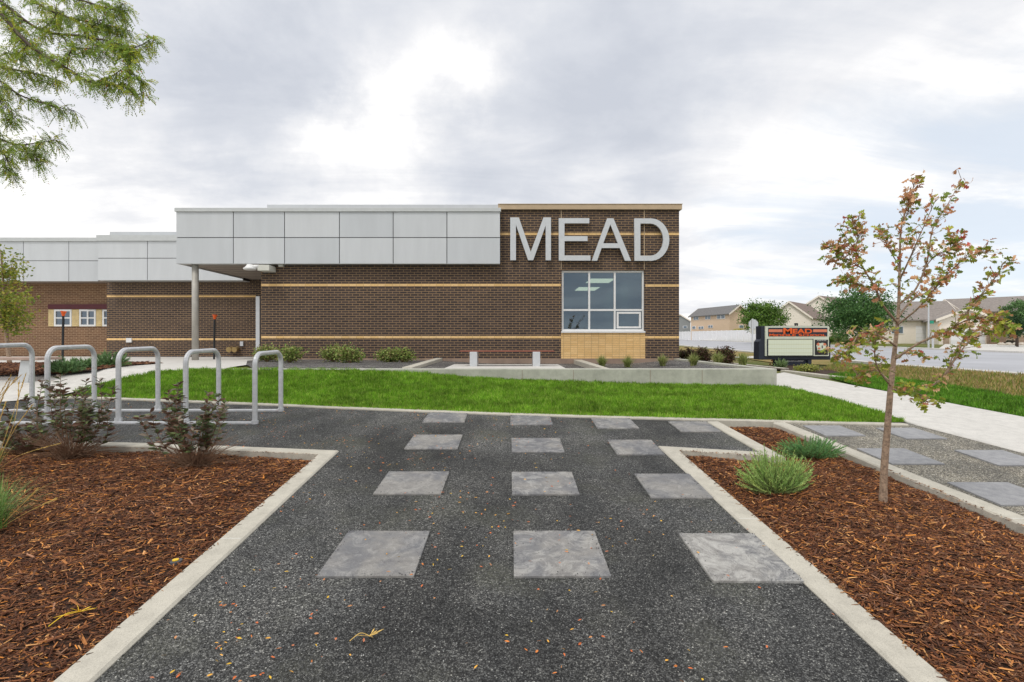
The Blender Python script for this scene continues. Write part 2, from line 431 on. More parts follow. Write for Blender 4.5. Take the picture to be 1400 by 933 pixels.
OCTA = np.array([(-.5,0,0),(.5,0,0),(0,-.5,0),(0,.5,0),(0,0,-.4),(0,0,.4)], float)
OCTA_F = [np.array([(0,2,5),(2,1,5),(1,3,5),(3,0,5),(2,0,4),(1,2,4),(3,1,4),(0,3,4)])]
def pick(cols, n, jit=.15):
    cols = np.array(cols, float); idx = rng.integers(0, len(cols), n)
    c = cols[idx]*(1+rng.uniform(-jit, jit, (n, 1))); return np.clip(c, 0, 1)

def sheet(name, poly, mat, off=0.0, res=.5, kind='structure', zf=None):
    bm = bmesh.new(); vs = [bm.verts.new((p[0], p[1], 0)) for p in poly]
    f = bm.faces.new(vs); bmesh.ops.triangulate(bm, faces=[f])
    xs = [p[0] for p in poly]; ys = [p[1] for p in poly]
    def cut(lo, hi, ax):
        t = math.floor(lo/res)*res+res
        while t < hi:
            co = (t, 0, 0) if ax == 0 else (0, t, 0); no = (1, 0, 0) if ax == 0 else (0, 1, 0)
            bmesh.ops.bisect_plane(bm, geom=bm.verts[:]+bm.edges[:]+bm.faces[:], plane_co=co, plane_no=no); t += res
    cut(min(xs), max(xs), 0); cut(min(ys), max(ys), 1)
    z = zf or zg
    for v in bm.verts: v.co.z = z(v.co.x, v.co.y)+off
    bmesh.ops.recalc_face_normals(bm, faces=bm.faces)
    if sum(f.normal.z for f in bm.faces) < 0: bmesh.ops.reverse_faces(bm, faces=bm.faces[:])
    me = bpy.data.meshes.new(name); bm.to_mesh(me); bm.free()
    return tag(link(name, me, mat), kind=kind)
def inpoly(P, poly):
    x, y = P[:, 0], P[:, 1]; ins = np.zeros(len(P), bool); n = len(poly)
    for i in range(n):
        x1, y1 = poly[i]; x2, y2 = poly[(i+1) % n]
        c = ((y1 > y) != (y2 > y)) & (x < (x2-x1)*(y-y1)/(y2-y1+1e-12)+x1); ins ^= c
    return ins
def scatter(poly, n, keep=None):
    xs = [p[0] for p in poly]; ys = [p[1] for p in poly]
    P = np.column_stack([rng.uniform(min(xs), max(xs), n*3), rng.uniform(min(ys), max(ys), n*3)])
    P = P[inpoly(P, poly)]
    if keep is not None: P = P[rng.uniform(0, 1, len(P)) < keep(P)]
    return P[:n]
def kerb(name, pts, w, mat, top=.03, depth=.2, jit=0.0, kind='structure', zf=None, closed=False):
    """concrete edging along a plan polyline, draped on the ground, chamfered"""
    z = zf or zg; fine = []
    for i in range(len(pts)-1):
        a, b = Vector(pts[i]), Vector(pts[i+1]); n = max(1, int((b-a).length/.35))
        for k in range(n): fine.append((a+(b-a)*k/n, i if k else -1))
    fine.append((Vector(pts[-1]), -1)); P = [p for p, _ in fine]
    V = []; Fc = []
    for i, p in enumerate(P):
        t0 = (p-P[i-1]).normalized() if i else None; t1 = (P[i+1]-p).normalized() if i < len(P)-1 else None
        t0 = t0 or t1; t1 = t1 or t0
        m = (t0+t1).normalized(); nn = Vector((-m.y, m.x)); k = 1/max(.4, nn.dot(Vector((-t0.y, t0.x))))
        zt = z(p.x, p.y)+top
        for o, dz in ((-w/2, -depth), (-w/2, -.012), (-w/2+.012, 0), (w/2-.012, 0), (w/2, -.012), (w/2, -depth)):
            j = rng.uniform(-jit, jit)
            V.append((p.x+nn.x*k*(o+j), p.y+nn.y*k*(o+j), zt+dz))
    for i in range(len(P)-1):
        for k in range(5): Fc.append((i*6+k, i*6+k+1, (i+1)*6+k+1, (i+1)*6+k))
    Fc.append((0,1,2,3,4,5)); Fc.append(tuple(len(V)-6+k for k in range(6)))
    mb = MB(); mb.add(V, Fc); return tag(mb.build(name, mat), kind=kind)

# ================================================================== CAMERA, LIGHT, SKY
cam = bpy.data.cameras.new('camera'); cam.sensor_width = 36; cam.lens = F/1400*36; cam.clip_end = 3000; cam.clip_start = .05
co = bpy.data.objects.new('camera', cam); COL.objects.link(co); co.location = (0, 0, CZ); co.rotation_euler = (PI/2, 0, 0)
SC.camera = co
SC.view_settings.view_transform = 'Standard'; SC.view_settings.look = 'None'; SC.view_settings.gamma = 1
SC.view_settings.exposure = 0.45; SC.view_settings.use_curve_mapping = False
SUN_EL, SUN_AZ = math.radians(58), math.radians(215)    # azimuth clockwise from +Y: behind the camera, left
sd = Vector((math.sin(SUN_AZ)*math.cos(SUN_EL), math.cos(SUN_AZ)*math.cos(SUN_EL), math.sin(SUN_EL)))
sl = bpy.data.lights.new('sun', 'SUN'); sl.energy = 1.1; sl.angle = math.radians(14); sl.color = (1, .96, .9)
so = bpy.data.objects.new('sun', sl); COL.objects.link(so); so.rotation_euler = (-sd).to_track_quat('-Z', 'Y').to_euler()
so.location = (0, 0, 30)
wd = bpy.data.worlds.new('World'); SC.world = wd; wd.use_nodes = True; nt = wd.node_tree; nt.nodes.clear()
wo = nt.nodes.new('ShaderNodeOutputWorld'); bg = nt.nodes.new('ShaderNodeBackground'); bg.inputs[1].default_value = .1
sky = nt.nodes.new('ShaderNodeTexSky'); sky.sky_type = 'NISHITA'; sky.sun_disc = False
sky.sun_elevation = SUN_EL; sky.sun_rotation = SUN_AZ; sky.altitude = 1500; sky.air_density = 1; sky.dust_density = 2.5
tc = nt.nodes.new('ShaderNodeTexCoord'); D0 = tc.outputs['Generated']
sp = nt.nodes.new('ShaderNodeSeparateXYZ'); L(nt, D0, sp.inputs[0])
zc = mathn(nt, 'ADD', mathn(nt, 'MAXIMUM', sp.outputs[2], 0), .16)
pl = nt.nodes.new('ShaderNodeCombineXYZ')
L(nt, mathn(nt, 'DIVIDE', sp.outputs[0], zc), pl.inputs[0]); L(nt, mathn(nt, 'DIVIDE', sp.outputs[1], zc), pl.inputs[1])
mp = nt.nodes.new('ShaderNodeMapping'); mp.inputs['Rotation'].default_value = (0, 0, math.radians(-38)); mp.inputs['Scale'].default_value = (.6, 1.35, 1)
L(nt, pl.outputs[0], mp.inputs[0])
streak = noise(nt, mp.outputs[0], 1.5, 9, .6, .6)
puff = noise(nt, pl.outputs[0], 1.4, 10, .58, .25)
dn = nt.nodes.new('ShaderNodeTexNoise'); dn.inputs['Scale'].default_value = 3.2; dn.inputs['Detail'].default_value = 7
dn.inputs['Roughness'].default_value = .62; L(nt, D0, dn.inputs['Vector'])
vm = nt.nodes.new('ShaderNodeVectorMath'); vm.operation = 'MULTIPLY_ADD'; L(nt, dn.outputs['Color'], vm.inputs[0])
vm.inputs[1].default_value = (.42, .42, .42)
va = nt.nodes.new('ShaderNodeVectorMath'); va.operation = 'ADD'; L(nt, D0, va.inputs[0]); va.inputs[1].default_value = (-.21, -.21, -.21)
L(nt, va.outputs[0], vm.inputs[2]); DP = vm.outputs[0]
def blob(px, py, r, amp):
    d = Vector(((px-700)/F, 1, (467-py)/F)).normalized()
    n = nt.nodes.new('ShaderNodeVectorMath'); n.operation = 'DISTANCE'; L(nt, DP, n.inputs[0]); n.inputs[1].default_value = d
    q = mathn(nt, 'DIVIDE', n.outputs['Value'], r); q = mathn(nt, 'MULTIPLY', q, q)
    return mathn(nt, 'MULTIPLY', mathn(nt, 'EXPONENT', mathn(nt, 'MULTIPLY', q, -1)), amp)
tot = None
for b in ((330, 150, .18, -.95), (430, 90, .13, -.45), (800, 50, .24, -.45), (640, 235, .12, -.45), (880, 130, .22, -.42), (560, 20, .12, -.3),
          (520, 150, .10, .55), (480, 245, .10, .35), (640, 120, .07, .5), (130, 330, .35, .45), (1050, 300, .3, .1), (1150, 160, .2, .1), (1300, 30, .2, -.12)):
    v = blob(*b); tot = v if tot is None else mathn(nt, 'ADD', tot, v)
tot = mathn(nt, 'ADD', tot, mathn(nt, 'MULTIPLY_ADD', puff, 1.9, -.95))
tot = mathn(nt, 'ADD', tot, mathn(nt, 'MULTIPLY_ADD', streak, 1.7, -.85))
br = mathn(nt, 'MULTIPLY_ADD', tot, .70, .665)
ccol = ramp(nt, br, [(-.0, (4.5, 4.75, 5.3)), (.30, (5.3, 5.5, 5.95)), (.60, (6.6, 6.65, 6.85)), (.88, (8.3, 8.2, 8.1))])
for s_ in (): pass
# open blue sky low on the right, between the clouds
cov = mathn(nt, 'ADD', mathn(nt, 'MULTIPLY', blob(1330, 330, .42, 1.0), 1.0), 0)
hole = mathn(nt, 'MULTIPLY', cov, mathn(nt, 'SUBTRACT', 1.32, mathn(nt, 'MULTIPLY', streak, 1.5)))
hole = ramp(nt, hole, [(.30, (0, 0, 0)), (.62, (.85, .85, .85))])
blue = mixc(nt, .72, sky.outputs[0], (6.7, 7.15, 7.6))
fin = mixc(nt, hole, ccol, blue)
L(nt, fin, bg.inputs[0]); L(nt, bg.outputs[0], wo.inputs[0])

# ================================================================== GROUND SHEETS
def ground():
    xs = np.unique(np.concatenate([np.linspace(-500, -30, 12), np.linspace(-30, -8, 12), np.linspace(-8, 8, 33), np.linspace(8, 60, 27), np.linspace(60, 600, 14)]))
    ys = np.unique(np.concatenate([np.linspace(-60, -3, 5), np.linspace(-3, 22, 51), np.linspace(22, 60, 20), np.linspace(60, 140, 12), np.linspace(140, 900, 10)]))
    Xg, Yg = np.meshgrid(xs, ys); off = np.interp(Yg, [6.7, 7.7], [-.12, -.025])
    V = np.column_stack([Xg.ravel(), Yg.ravel(), (zga(Xg, Yg)+off).ravel()])
    nx = len(xs); i = np.arange(len(ys)-1)[:, None]*nx+np.arange(nx-1)[None]; i = i.ravel()
    o = mesh_np('ground', V, [np.column_stack([i, i+1, i+nx+1, i+nx])], None, M['ground'], smooth=True); tag(o, kind='structure')
ground()
K0 = [G(58, 544, .03), G(103, 541.5, .03), G(250, 547, .03), G(400, 553, .03), G(550, 559.5, .03), G(700, 565, .03), G(850, 569.3, .03),
      G(957, 572, .03), G(1065, 574.5, .03), G(1160, 577, .03), G(1238, 579, .03)]
grav = [(-1.75, .3), (-1.83, 5.25), (-3.8, 5.5), (-9.5, 5.8), (-9.5, 6.3), (-7.85, 7.6), K0[0]] + K0[1:8] + [(2.55, 6.5), (2.6, 5.2), (1.6, 5.35), (1.7, .3)]
sheet('gravel_path', grav, M['gravel'], 0, .6)
side = [(3.5, 6.45), (K0[-1][0]+.1, K0[-1][1]+.05), (5.30, 6.42), (5.5, 5.2), (5.6, 3), (5.6, .3), (3.75, .3), (3.68, 2.2), (3.6, 3.6), (3.5, 4.7), (3.5, 5.4)]
sheet('side_gravel', side, M['gravel_tan'], 0.0, .6)
WK = M['concrete_walk']
walkR = [(4.96, 9.38), (5.0, 9.38), G(1069, 531.8), G(1100, 537), G(1180, 558), G(1240, 577.5), G(1254, 582), (5.28, 5.2), (5.4, 3), (5.4, .3), (9, .3), (8.3, 3.2), (7.4, 5.4),
         G(1400, 572), G(1320, 557), G(1245, 543), G(1170, 529), G(1100, 516), G(1072, 510.5), (4.96, 11.0)]
sheet('sidewalk', walkR, WK, .012, .7)
walkL = [G(0, 552), (-9.5, 6.3), (-16, 6.3), (-26, 10), (-26, 20.4), (-7.5, 20.4), (-7.6, 17.5), G(383, 493), G(342, 499.5), G(310, 505), G(225, 508.5), G(161, 519.5), G(103, 537), K0[0], (-7.85, 7.6)]
sheet('left_walk', walkL, WK, .010, .8)
kerb('sidewalk_edge', [G(1225, 571), G(1240, 577.5), G(1254, 582), (5.28, 5.2), (5.4, 3), (5.4, .3)], .03, WK, .013, .2)
lawn = [G(103, 537), G(161, 519.5), G(225, 508.5), G(309, 506.3), (-5.0, 9.55), (4.98, 9.40), G(1069, 531.5), G(1100, 537), G(1180, 558), G(1238, 577.5)] + list(reversed(K0[1:-1]))
sheet('lawn', lawn, M['turf'], 0.0, .5)
strip = [G(1127, 515.5), G(1160, 511), G(1240, 521), G(1400, 546), (9.3, 6.9), (9.3, 5.4), G(1400, 571), G(1320, 556), G(1245, 542), G(1170, 527.5)]
sheet('lawn_strip', strip, M['turf'], .004, .8)
dry = [G(1138, 500), G(1240, 503), G(1400, 515), (24, 11), (24, 6), (9.3, 6.9), G(1400, 546), G(1240, 521), G(1160, 511), G(1120, 507)]
sheet('dry_verge', dry, M['dryturf'], .0, .9)
dry2 = [G(929, 474.5), G(1035, 483.5), G(1140, 493), G(1138, 500), G(1060, 497), G(1005, 489), G(929, 480)]
sheet('dry_verge_far', dry2, M['dryturf'], .0, 2)
# road
rn = [G(880, 469.5), G(929, 473), G(1035, 483), G(1140, 493), G(1240, 502), G(1400, 514), (17, 9), (20, 2)]
rf = [(46, 2), (44, 18), G(1400, 484), G(1276, 479), G(1150, 474.3), G(1025, 469), G(929, 465), G(905, 464)]
sheet('road', rn+rf, M['asphalt'], .02, 6)
kerb('road_kerb', [p for p in reversed(rn)], .3, M['concrete_walk'], .06, .3)
kerb('road_kerb', [p for p in rf[1:]], .4, M['concrete_walk'], .12, .3)
drv = [G(1283, 478.2), G(1400, 483), (49, 26), (62, 48), X_(1360, 54) and (X_(1360, 53.5), 53.5), (X_(1292, 53.5), 53.5)]
sheet('driveway', drv, M['concrete_walk'], .05, 3)
# short path beyond the planter
sheet('far_path', [G(1000, 489.5), G(1042, 487.5), G(1075, 489), G(1075, 493), G(1042, 491), G(1020, 491)], M['concrete_walk'], .02, 2)

# kerbs
CC = M['concrete']
kerb('lawn_edging', K0, .12, CC, .022, .2)
kerb('bed_edging', [(-1.80, .4), (-1.82, 2.06), (-1.885, 5.19), (-3.79, 5.44), (-6.05, 5.60), (-9, 5.7)], .165, CC, .018, .25)
kerb('bed_edging', [(1.76, .4), (1.734, 2.06), (1.652, 5.33), (2.56, 5.13)], .165, CC, .018, .25)
kerb('bed_edging', [(2.64, 5.0), (2.57, 6.45)], .15, CC, .022, .25)
kerb('bed_edging', [(3.40, 6.42), (3.49, 5.4), (3.53, 4.7), (3.64, 3.6), (3.72, 2), (3.76, .4)], .165, CC, .018, .25)

# ------------------------------------------------------------------ mulch
def lump(x, y): return mnoise.noise(Vector((x*3, y*3, 0)))*.022+mnoise.noise(Vector((x*11, y*11, 3)))*.010
bedL = [(-1.88, .4), (-1.90, 2.06), (-1.96, 5.12), (-3.8, 5.36), (-6.05, 5.52), (-8.5, 5.6), (-8.5, .4)]
bedR = [(1.83, .4), (1.81, 2.06), (1.73, 5.25), (2.72, 5.05), (2.65, 6.42), (3.33, 6.40), (3.41, 5.4), (3.45, 4.7), (3.55, 3.6), (3.64, 2), (3.68, .4)]
def bedz(poly):
    segs = [(Vector(poly[i]), Vector(poly[(i+1) % len(poly)])) for i in range(len(poly))]
    def dist(x, y):
        p = Vector((x, y)); best = 9
        for a, b in segs:
            t = max(0, min(1, (p-a).dot(b-a)/max(1e-9, (b-a).length_squared))); best = min(best, (a+(b-a)*t-p).length)
        return best
    def z(x, y):
        d = dist(x, y); return zg(x, y)-.052+.075*min(1, d/.6)+lump(x, y)
    return z
def mulch(poly, n, name, keep):
    zf = bedz(poly)
    sheet(name+'_bed', poly, M['soil'], 0, .07, zf=zf)
    P = scatter(poly, n, keep); n = len(P)
    z = np.array([zf(a, b) for a, b in P])
    ang = rng.normal(.25, 1.0, n); tilt = rng.normal(0, .22, n)
    T = np.column_stack([np.cos(ang)*np.cos(tilt), np.sin(ang)*np.cos(tilt), np.sin(tilt)])
    big = rng.uniform(0, 1, n) < .05
    SL = np.where(big, rng.uniform(.05, .10, n), rng.uniform(.016, .055, n)); SW = np.where(big, rng.uniform(.007, .016, n), rng.uniform(.003, .009, n))
    C = pick([(.075, .032, .017), (.10, .042, .02), (.14, .058, .026), (.18, .078, .033), (.055, .027, .017), (.23, .105, .045), (.09, .046, .028), (.15, .085, .05)], n, .3)
    lt = rng.uniform(0, 1, n) < .15
    C[lt] = pick([(.52, .27, .09), (.42, .20, .07), (.60, .36, .15), (.36, .17, .06), (.55, .24, .05), (.33, .20, .13)], lt.sum(), .25)
    C = np.clip(C*np.array([1.2, 1.04, .95]), 0, 1)
    pos = np.column_stack([P, z+rng.uniform(.0, .018, n)])
    pos -= T*SL[:, None]*.5
    o = stamp(name, CHIP, CHIP_F, pos, T, rng.uniform(-.5, .5, n), SL, SW, C, M['chips'], SH=SW*.6)
    tag(o, 'brown shredded bark mulch with pale wood chips in the planting bed', kind='stuff')
    return zf
zL = mulch(bedL, 70000, 'mulch', lambda P: np.clip(np.where(np.abs(P[:, 0]) > P[:, 1]*1.05+.3, 0.0, 1.0), 0, 1)*np.clip(5.0/np.maximum(P[:, 1], .1)**1.0, 0, 1))
zR = mulch(bedR, 52000, 'mulch', lambda P: np.where(np.abs(P[:, 0]) > P[:, 1]*1.05+.3, 0.0, 1.0)*np.clip(4.5/np.maximum(P[:, 1], .1), 0, 1))
# far left mulch bed by the bench
bedF = [G(-60, 517), G(30, 515.5), G(80, 514.5), G(130, 509), G(222, 498.5), G(175, 497.5), G(110, 498), G(0, 499.5), G(-60, 500)]
sheet('mulch_bed', bedF, M['soil'], .03, .5)
P = scatter(bedF, 9000); n = len(P); ang = rng.uniform(0, 6.28, n)
o = stamp('mulch', CHIP, CHIP_F, np.column_stack([P, zga(P[:, 0], P[:, 1])+.035]), np.column_stack([np.cos(ang), np.sin(ang), rng.normal(0, .2, n)]),
      rng.uniform(-.5, .5, n), rng.uniform(.04, .1, n), rng.uniform(.01, .025, n), pick([(.10, .04, .02), (.16, .065, .03), (.07, .03, .02), (.25, .12, .06)], n, .3), M['chips'])
tag(o, 'brown bark mulch in the far bed behind the bench', kind='stuff')

# ------------------------------------------------------------------ loose stones on the gravel, fallen leaflets
near = [(-1.78, 1.5), (-1.83, 5.1), (1.6, 5.2), (1.68, 1.5)]
P = scatter(near, 26000, lambda P: np.clip((2.6/P[:, 1])**2, .05, 1)); n = len(P); s = rng.uniform(.004, .009, n)
ang = rng.uniform(0, 6.28, n)
Cs = pick([(.045, .046, .047), (.075, .077, .078), (.115, .117, .117), (.18, .182, .18), (.034, .035, .036)], n, .3)
wh = rng.uniform(0, 1, n) < .02; Cs[wh] = pick([(.5, .5, .48), (.38, .36, .33)], wh.sum())
o = stamp('gravel', OCTA, OCTA_F, np.column_stack([P, zga(P[:, 0], P[:, 1])+s*.15]), np.column_stack([np.cos(ang), np.sin(ang), rng.normal(0, .3, n)]),
      rng.uniform(0, 6, n), s*1.3, s, Cs, M['stones']); tag(o, 'loose dark crushed gravel on the path', kind='stuff')
allg = [(-9, 5.9), (-7.5, 7.9)] + K0[1:8] + [(2.5, 6.4), (1.6, 5.3), (1.68, 1.5), (-1.75, 1.5), (-1.85, 5.3), (-9, 5.75)]
def kp(P):
    clump = np.array([mnoise.noise(Vector((a*1.3, b*1.3, 9))) for a, b in P]); side_ = np.clip(1.15-.28*(P[:, 0]+1.8), .25, 1)
    return np.clip(.35+clump*1.2, .06, 1)*side_
P = scatter(allg, 3400, kp); n = len(P); ang = rng.uniform(0, 6.28, n)
Cp = pick([(.75, .25, .06), (.65, .17, .05), (.85, .45, .08), (.6, .28, .12), (.8, .5, .05), (.55, .2, .1)], n, .2)
o = stamp('fallen_leaves', LEAF, LEAF_F, np.column_stack([P, zga(P[:, 0], P[:, 1])+.014]), np.column_stack([np.cos(ang), np.sin(ang), rng.normal(.05, .15, n)]),
      rng.normal(0, .4, n), rng.uniform(.013, .030, n), rng.uniform(.006, .012, n), Cp, M['petal'])
tag(o, 'small orange and yellow fallen leaflets scattered over the gravel', kind='stuff')

# ------------------------------------------------------------------ pavers
def paver(cx0, cx1, ya, yb, label, group, kind, seed, shear=0.0, top=.014):
    """slab between x cx0..cx1 and y ya (near) .. yb (far)"""
    cx, cy = (cx0+cx1)/2, (ya+yb)/2; zc = zg(cx, cy)+top; sl_ = math.atan(.0855)
    hx, hy = (cx1-cx0)/2, (yb-ya)/2
    mb = MB(); P = []
    for z in (-.05, 0):
        for a, b in ((-1, -1), (1, -1), (1, 1), (-1, 1)):
            j = rng.uniform(-.003, .003, 2); P.append((a*hx+j[0]+b*shear, b*hy+j[1], z+b*hy*.0855))
    mb.add(P, [(0,3,2,1),(4,5,6,7),(0,1,5,4),(1,2,6,5),(2,3,7,6),(3,0,4,7)])
    o = mb.build('stepping_slab', pavermat(kind, seed), bevel=.004); o.location = (cx, cy, zc)
    tag(o, label, 'paving slab', group); return o
GP = 'square slabs set in the dark gravel path'
rows = [
 (-1.115, -.56, 2.880, 3.440, 'large grey slab in the nearest row, left of three, near the left bed kerb'),
 (.012, .565, 2.880, 3.440, 'large grey slab in the nearest row, middle of three, with pale blotched left edge'),
 (1.125, 1.640, 2.83, 3.405, 'whitish weathered slab in the nearest row, touching the right bed kerb'),
 (-1.128, -.572, 4.09, 4.62, 'grey slab in the second nearest row, left of three'),
 (-.002, .548, 4.085, 4.61, 'grey slab in the second nearest row, middle of three'),
 (1.105, 1.60, 4.01, 4.56, 'grey slab in the second nearest row, right of three, cut by the kerb'),
 (-1.135, -.575, 5.31, 5.86, 'slab in the third row from the camera, left of three'),
 (-.006, .54, 5.20, 5.72, 'slab in the third row from the camera, middle of three'),
 (1.067, 1.555, 5.12, 5.65, 'slab in the third row whose corner meets the kerb corner of the right bed'),
 (-1.15, -.61, 6.45, 6.99, 'slab in the farthest row by the lawn edging, leftmost of four'),
 (-.02, .51, 6.33, 6.83, 'slab in the farthest row by the lawn edging, second of four from the left'),
 (1.045, 1.55, 6.15, 6.66, 'slab in the farthest row by the lawn edging, third of four from the left'),
 (2.005, 2.49, 5.99, 6.49, 'slab in the farthest row, rightmost of four, in the narrow gravel pocket'),
]
for i, (a, b, c, d, lab) in enumerate(rows): paver(a, b, c, d, lab, GP, 0, i+1)
GS = 'blue grey slabs set in the tan gravel side path'
for i, (a, b, c, d, lab) in enumerate([
 (3.62, 4.08, 5.82, 6.28, 'blue grey slab in tan gravel next to the mulch kerb, farthest from the camera'),
 (4.45, 4.92, 5.70, 6.17, 'blue grey slab in tan gravel near the lawn tip, beside the sidewalk'),
 (3.64, 4.14, 4.83, 5.33, 'blue grey slab in tan gravel just behind the young oak trunk'),
 (4.62, 5.12, 4.79, 5.27, 'blue grey slab in tan gravel at the photo edge, beside the pale sidewalk'),
 (3.75, 4.27, 3.87, 4.35, 'blue grey slab in tan gravel nearest the camera, partly behind the kerb')]):
    paver(a, b, c, d, lab, GS, 1, i+20)

# grit kicked onto the slab edges
GP_ = []
for (a, b, c, d, _) in rows:
    for _k in range(90):
        e = random.randint(0, 3); t = random.random(); w_ = abs(random.gauss(0, .018))
        GP_.append((a+(b-a)*t, c+w_) if e == 0 else (a+(b-a)*t, d-w_) if e == 1 else (a+w_, c+(d-c)*t) if e == 2 else (b-w_, c+(d-c)*t))
GP_ = np.array(GP_); n = len(GP_); s_ = rng.uniform(.003, .008, n); ang = rng.uniform(0, 6.28, n)
o = stamp('gravel', OCTA, OCTA_F, np.column_stack([GP_, zga(GP_[:, 0], GP_[:, 1])+.017]), np.column_stack([np.cos(ang), np.sin(ang), rng.normal(0, .2, n)]), rng.uniform(0, 6, n), s_*1.3, s_,
      pick([(.06, .065, .07), (.12, .125, .13), (.2, .2, .2), (.04, .04, .045)], n, .3), M['stones']); tag(o, 'grit lying on the edges of the path slabs', kind='stuff')
def kjoint(x0, x1, y, sl=.0):
    z = zg((x0+x1)/2, y)+.018; mb = MB(); mb.box(x0, x1, y-.004, y+.004, z-.02, z+.0012); tag(mb.build('kerb_joint', M['kerbjoint']), kind='structure')
for y in (3.32,): kjoint(-1.915, -1.785, y)
for y in (3.62,): kjoint(1.63, 1.755, y)
kjoint(3.575, 3.70, 3.62)
# chips spilled on the kerbs
def spill(pts, n, w):
    Q = []
    for _k in range(n):
        i = random.randint(0, len(pts)-2); a, b = Vector(pts[i]), Vector(pts[i+1]); p = a.lerp(b, random.random()); t = (b-a).normalized(); o_ = random.gauss(0, w); Q.append((p.x-t.y*o_, p.y+t.x*o_))
    return Q
Q = np.array(spill([(-1.90, 1.5), (-1.95, 5.1), (-6, 5.52)], 420, .012)+spill([(1.82, 1.5), (1.73, 5.25), (2.6, 5.05)], 420, .012)+spill([(3.45, 4.7), (3.62, 2.6)], 160, .012)); n = len(Q); ang = rng.uniform(0, 6.28, n)
o = stamp('mulch', CHIP, CHIP_F, np.column_stack([Q, zga(Q[:, 0], Q[:, 1])+.020]), np.column_stack([np.cos(ang), np.sin(ang), rng.normal(0, .12, n)]), rng.uniform(-.4, .4, n), rng.uniform(.012, .04, n), rng.uniform(.003, .007, n),
      pick([(.12, .05, .025), (.2, .09, .04), (.35, .18, .07), (.07, .035, .02)], n, .3), M['chips']); tag(o, 'bark chips spilled onto the inner edges of the concrete kerbs', kind='stuff')
# ------------------------------------------------------------------ grass
def grass(poly, n, name, cols, h, w, label, keep=None, off=0):
    P = scatter(poly, n, keep); n = len(P)
    hh = rng.uniform(*h, n)*(1+.7*np.array([mnoise.noise(Vector((a*6, b*6, 2))) for a, b in P]))
    lean = rng.normal(0, .38, (n, 2)); T = np.column_stack([lean, np.ones(n)])
    C = pick(cols, n, .2); patch = np.array([mnoise.noise(Vector((a*1.4, b*2.6, 5)))*.4+mnoise.noise(Vector((a*7, b*7, 2)))*.45 for a, b in P])
    C *= (1+patch)[:, None]
    o = stamp(name, BLADE, BLADE_F, np.column_stack([P, zga(P[:, 0], P[:, 1])+off]), T, rng.uniform(0, 6.28, n), hh, rng.uniform(*w, n), np.clip(C, 0, 1), M['blade'])
    return tag(o, label, kind='stuff')
grass(lawn, 150000, 'grass', [(.15, .32, .02), (.20, .38, .025), (.25, .43, .035), (.12, .26, .016), (.33, .45, .08), (.17, .35, .022)], (.035, .075), (.006, .011), 'bright green mown lawn grass')
EB = [(p[0], p[1]+.05) for p in K0[1:-1]]+[(p[0], p[1]+.24) for p in reversed(K0[1:-1])]
grass(EB, 5200, 'grass', [(.42, .34, .12), (.34, .32, .09), (.24, .30, .05), (.46, .33, .18)], (.02, .055), (.006, .012), 'yellowed trampled grass along the lawn edging')
grass(strip, 26000, 'grass', [(.10, .26, .016), (.13, .31, .02), (.18, .33, .04), (.09, .2, .02)], (.04, .08), (.010, .018), 'green grass strip beyond the sidewalk')
grass(dry, 40000, 'grass', [(.40, .30, .12), (.30, .26, .08), (.22, .26, .06), (.42, .30, .16), (.17, .24, .04)], (.05, .12), (.012, .024), 'yellowing dry grass on the road verge')

# ================================================================== PLANTER
PZ = .93; TZ = 1.08
def zp(x, y): return PZ+.12*min(1, max(0, (-1.5-x)/3.5))+.10*min(1, max(0, (x-3.6)/1.0))
def zq(x, y): return max(zp(x, y), zg(x, y)+.012)
planter_poly = [(-4.9, 9.55), (4.85, 9.55), (4.80, 15.02), (-7.40, 15.02), (-7.45, 14.2), (-5.9, 11.2)]
sheet('planter_gravel', planter_poly, M['gravel_bed'], 0, .5, zf=zq)
mb = MB(); prof = [(-5.6, 9.4), (4.88, 9.4), (4.985, 9.50), (4.985, 14.98), (4.80, 14.98), (4.80, 9.62), (-5.6, 9.62)]
mb.prism([(x, y, .45) for x, y in prof], (0, 0, TZ-.45))
o = mb.build('retaining_wall', M['concrete_wall'], bevel=.014)
tag(o, 'low pale concrete retaining wall between lawn and building planter', 'retaining wall')
for px in (578, 714, 784, 889, 960):
    mb = MB(); x = X_(px, 9.4); mb.box(x-.004, x+.004, 9.3975, 9.41, .5, TZ-.02); mb.build('control_joint', M['foundation'], o)
# vertical joints as thin recess strips
for i_, (x0, w_) in enumerate(((-2.1, .2), (1.82, .24))):
    mb = MB(); mb.prism([(x0-.15*(i_ == 0), 14.9, PZ-.1), (x0+w_-.15*(i_ == 0), 14.9, PZ-.1), (x0+w_+.1*(i_ == 0)-.1, 9.63, PZ-.1), (x0-.0, 9.63, PZ-.1)], (0, 0, .22 if i_ else .27))
    tag(mb.build('planter_edging', M['concrete'], bevel=.01), kind='structure')
mb = MB(); mb.box(-1.45, 1.15, 10.7, 12.55, PZ-.05, PZ+.09); tag(mb.build('bench_pad', M['concrete_walk'], bevel=.01), kind='structure')
# bench beside the facade
def bench_far():
    r = empty('bench', (-.1, 11.8, PZ+.06), 'low backless bench with thin red brown seat on two grey plates by the brick wall', 'bench', None)
    s = MB(); s.box(X_(629, 11.8), X_(757, 11.8), 11.6, 12.0, 1.352, 1.378); s.build('seat', M['benchred'], r, bevel=.005)
    for a, b in ((643, 653), (728, 738)):
        m = MB(); m.box(X_(a, 11.75), X_(b, 11.75), 11.58, 12.02, PZ+.06, 1.352); m.build('leg', M['alu'], r, bevel=.008)
    m = MB(); m.box(X_(653.5, 11.8), X_(727.5, 11.8), 11.78, 11.82, PZ+.075, PZ+.10); m.build('stretcher', M['joint'], r)
bench_far()
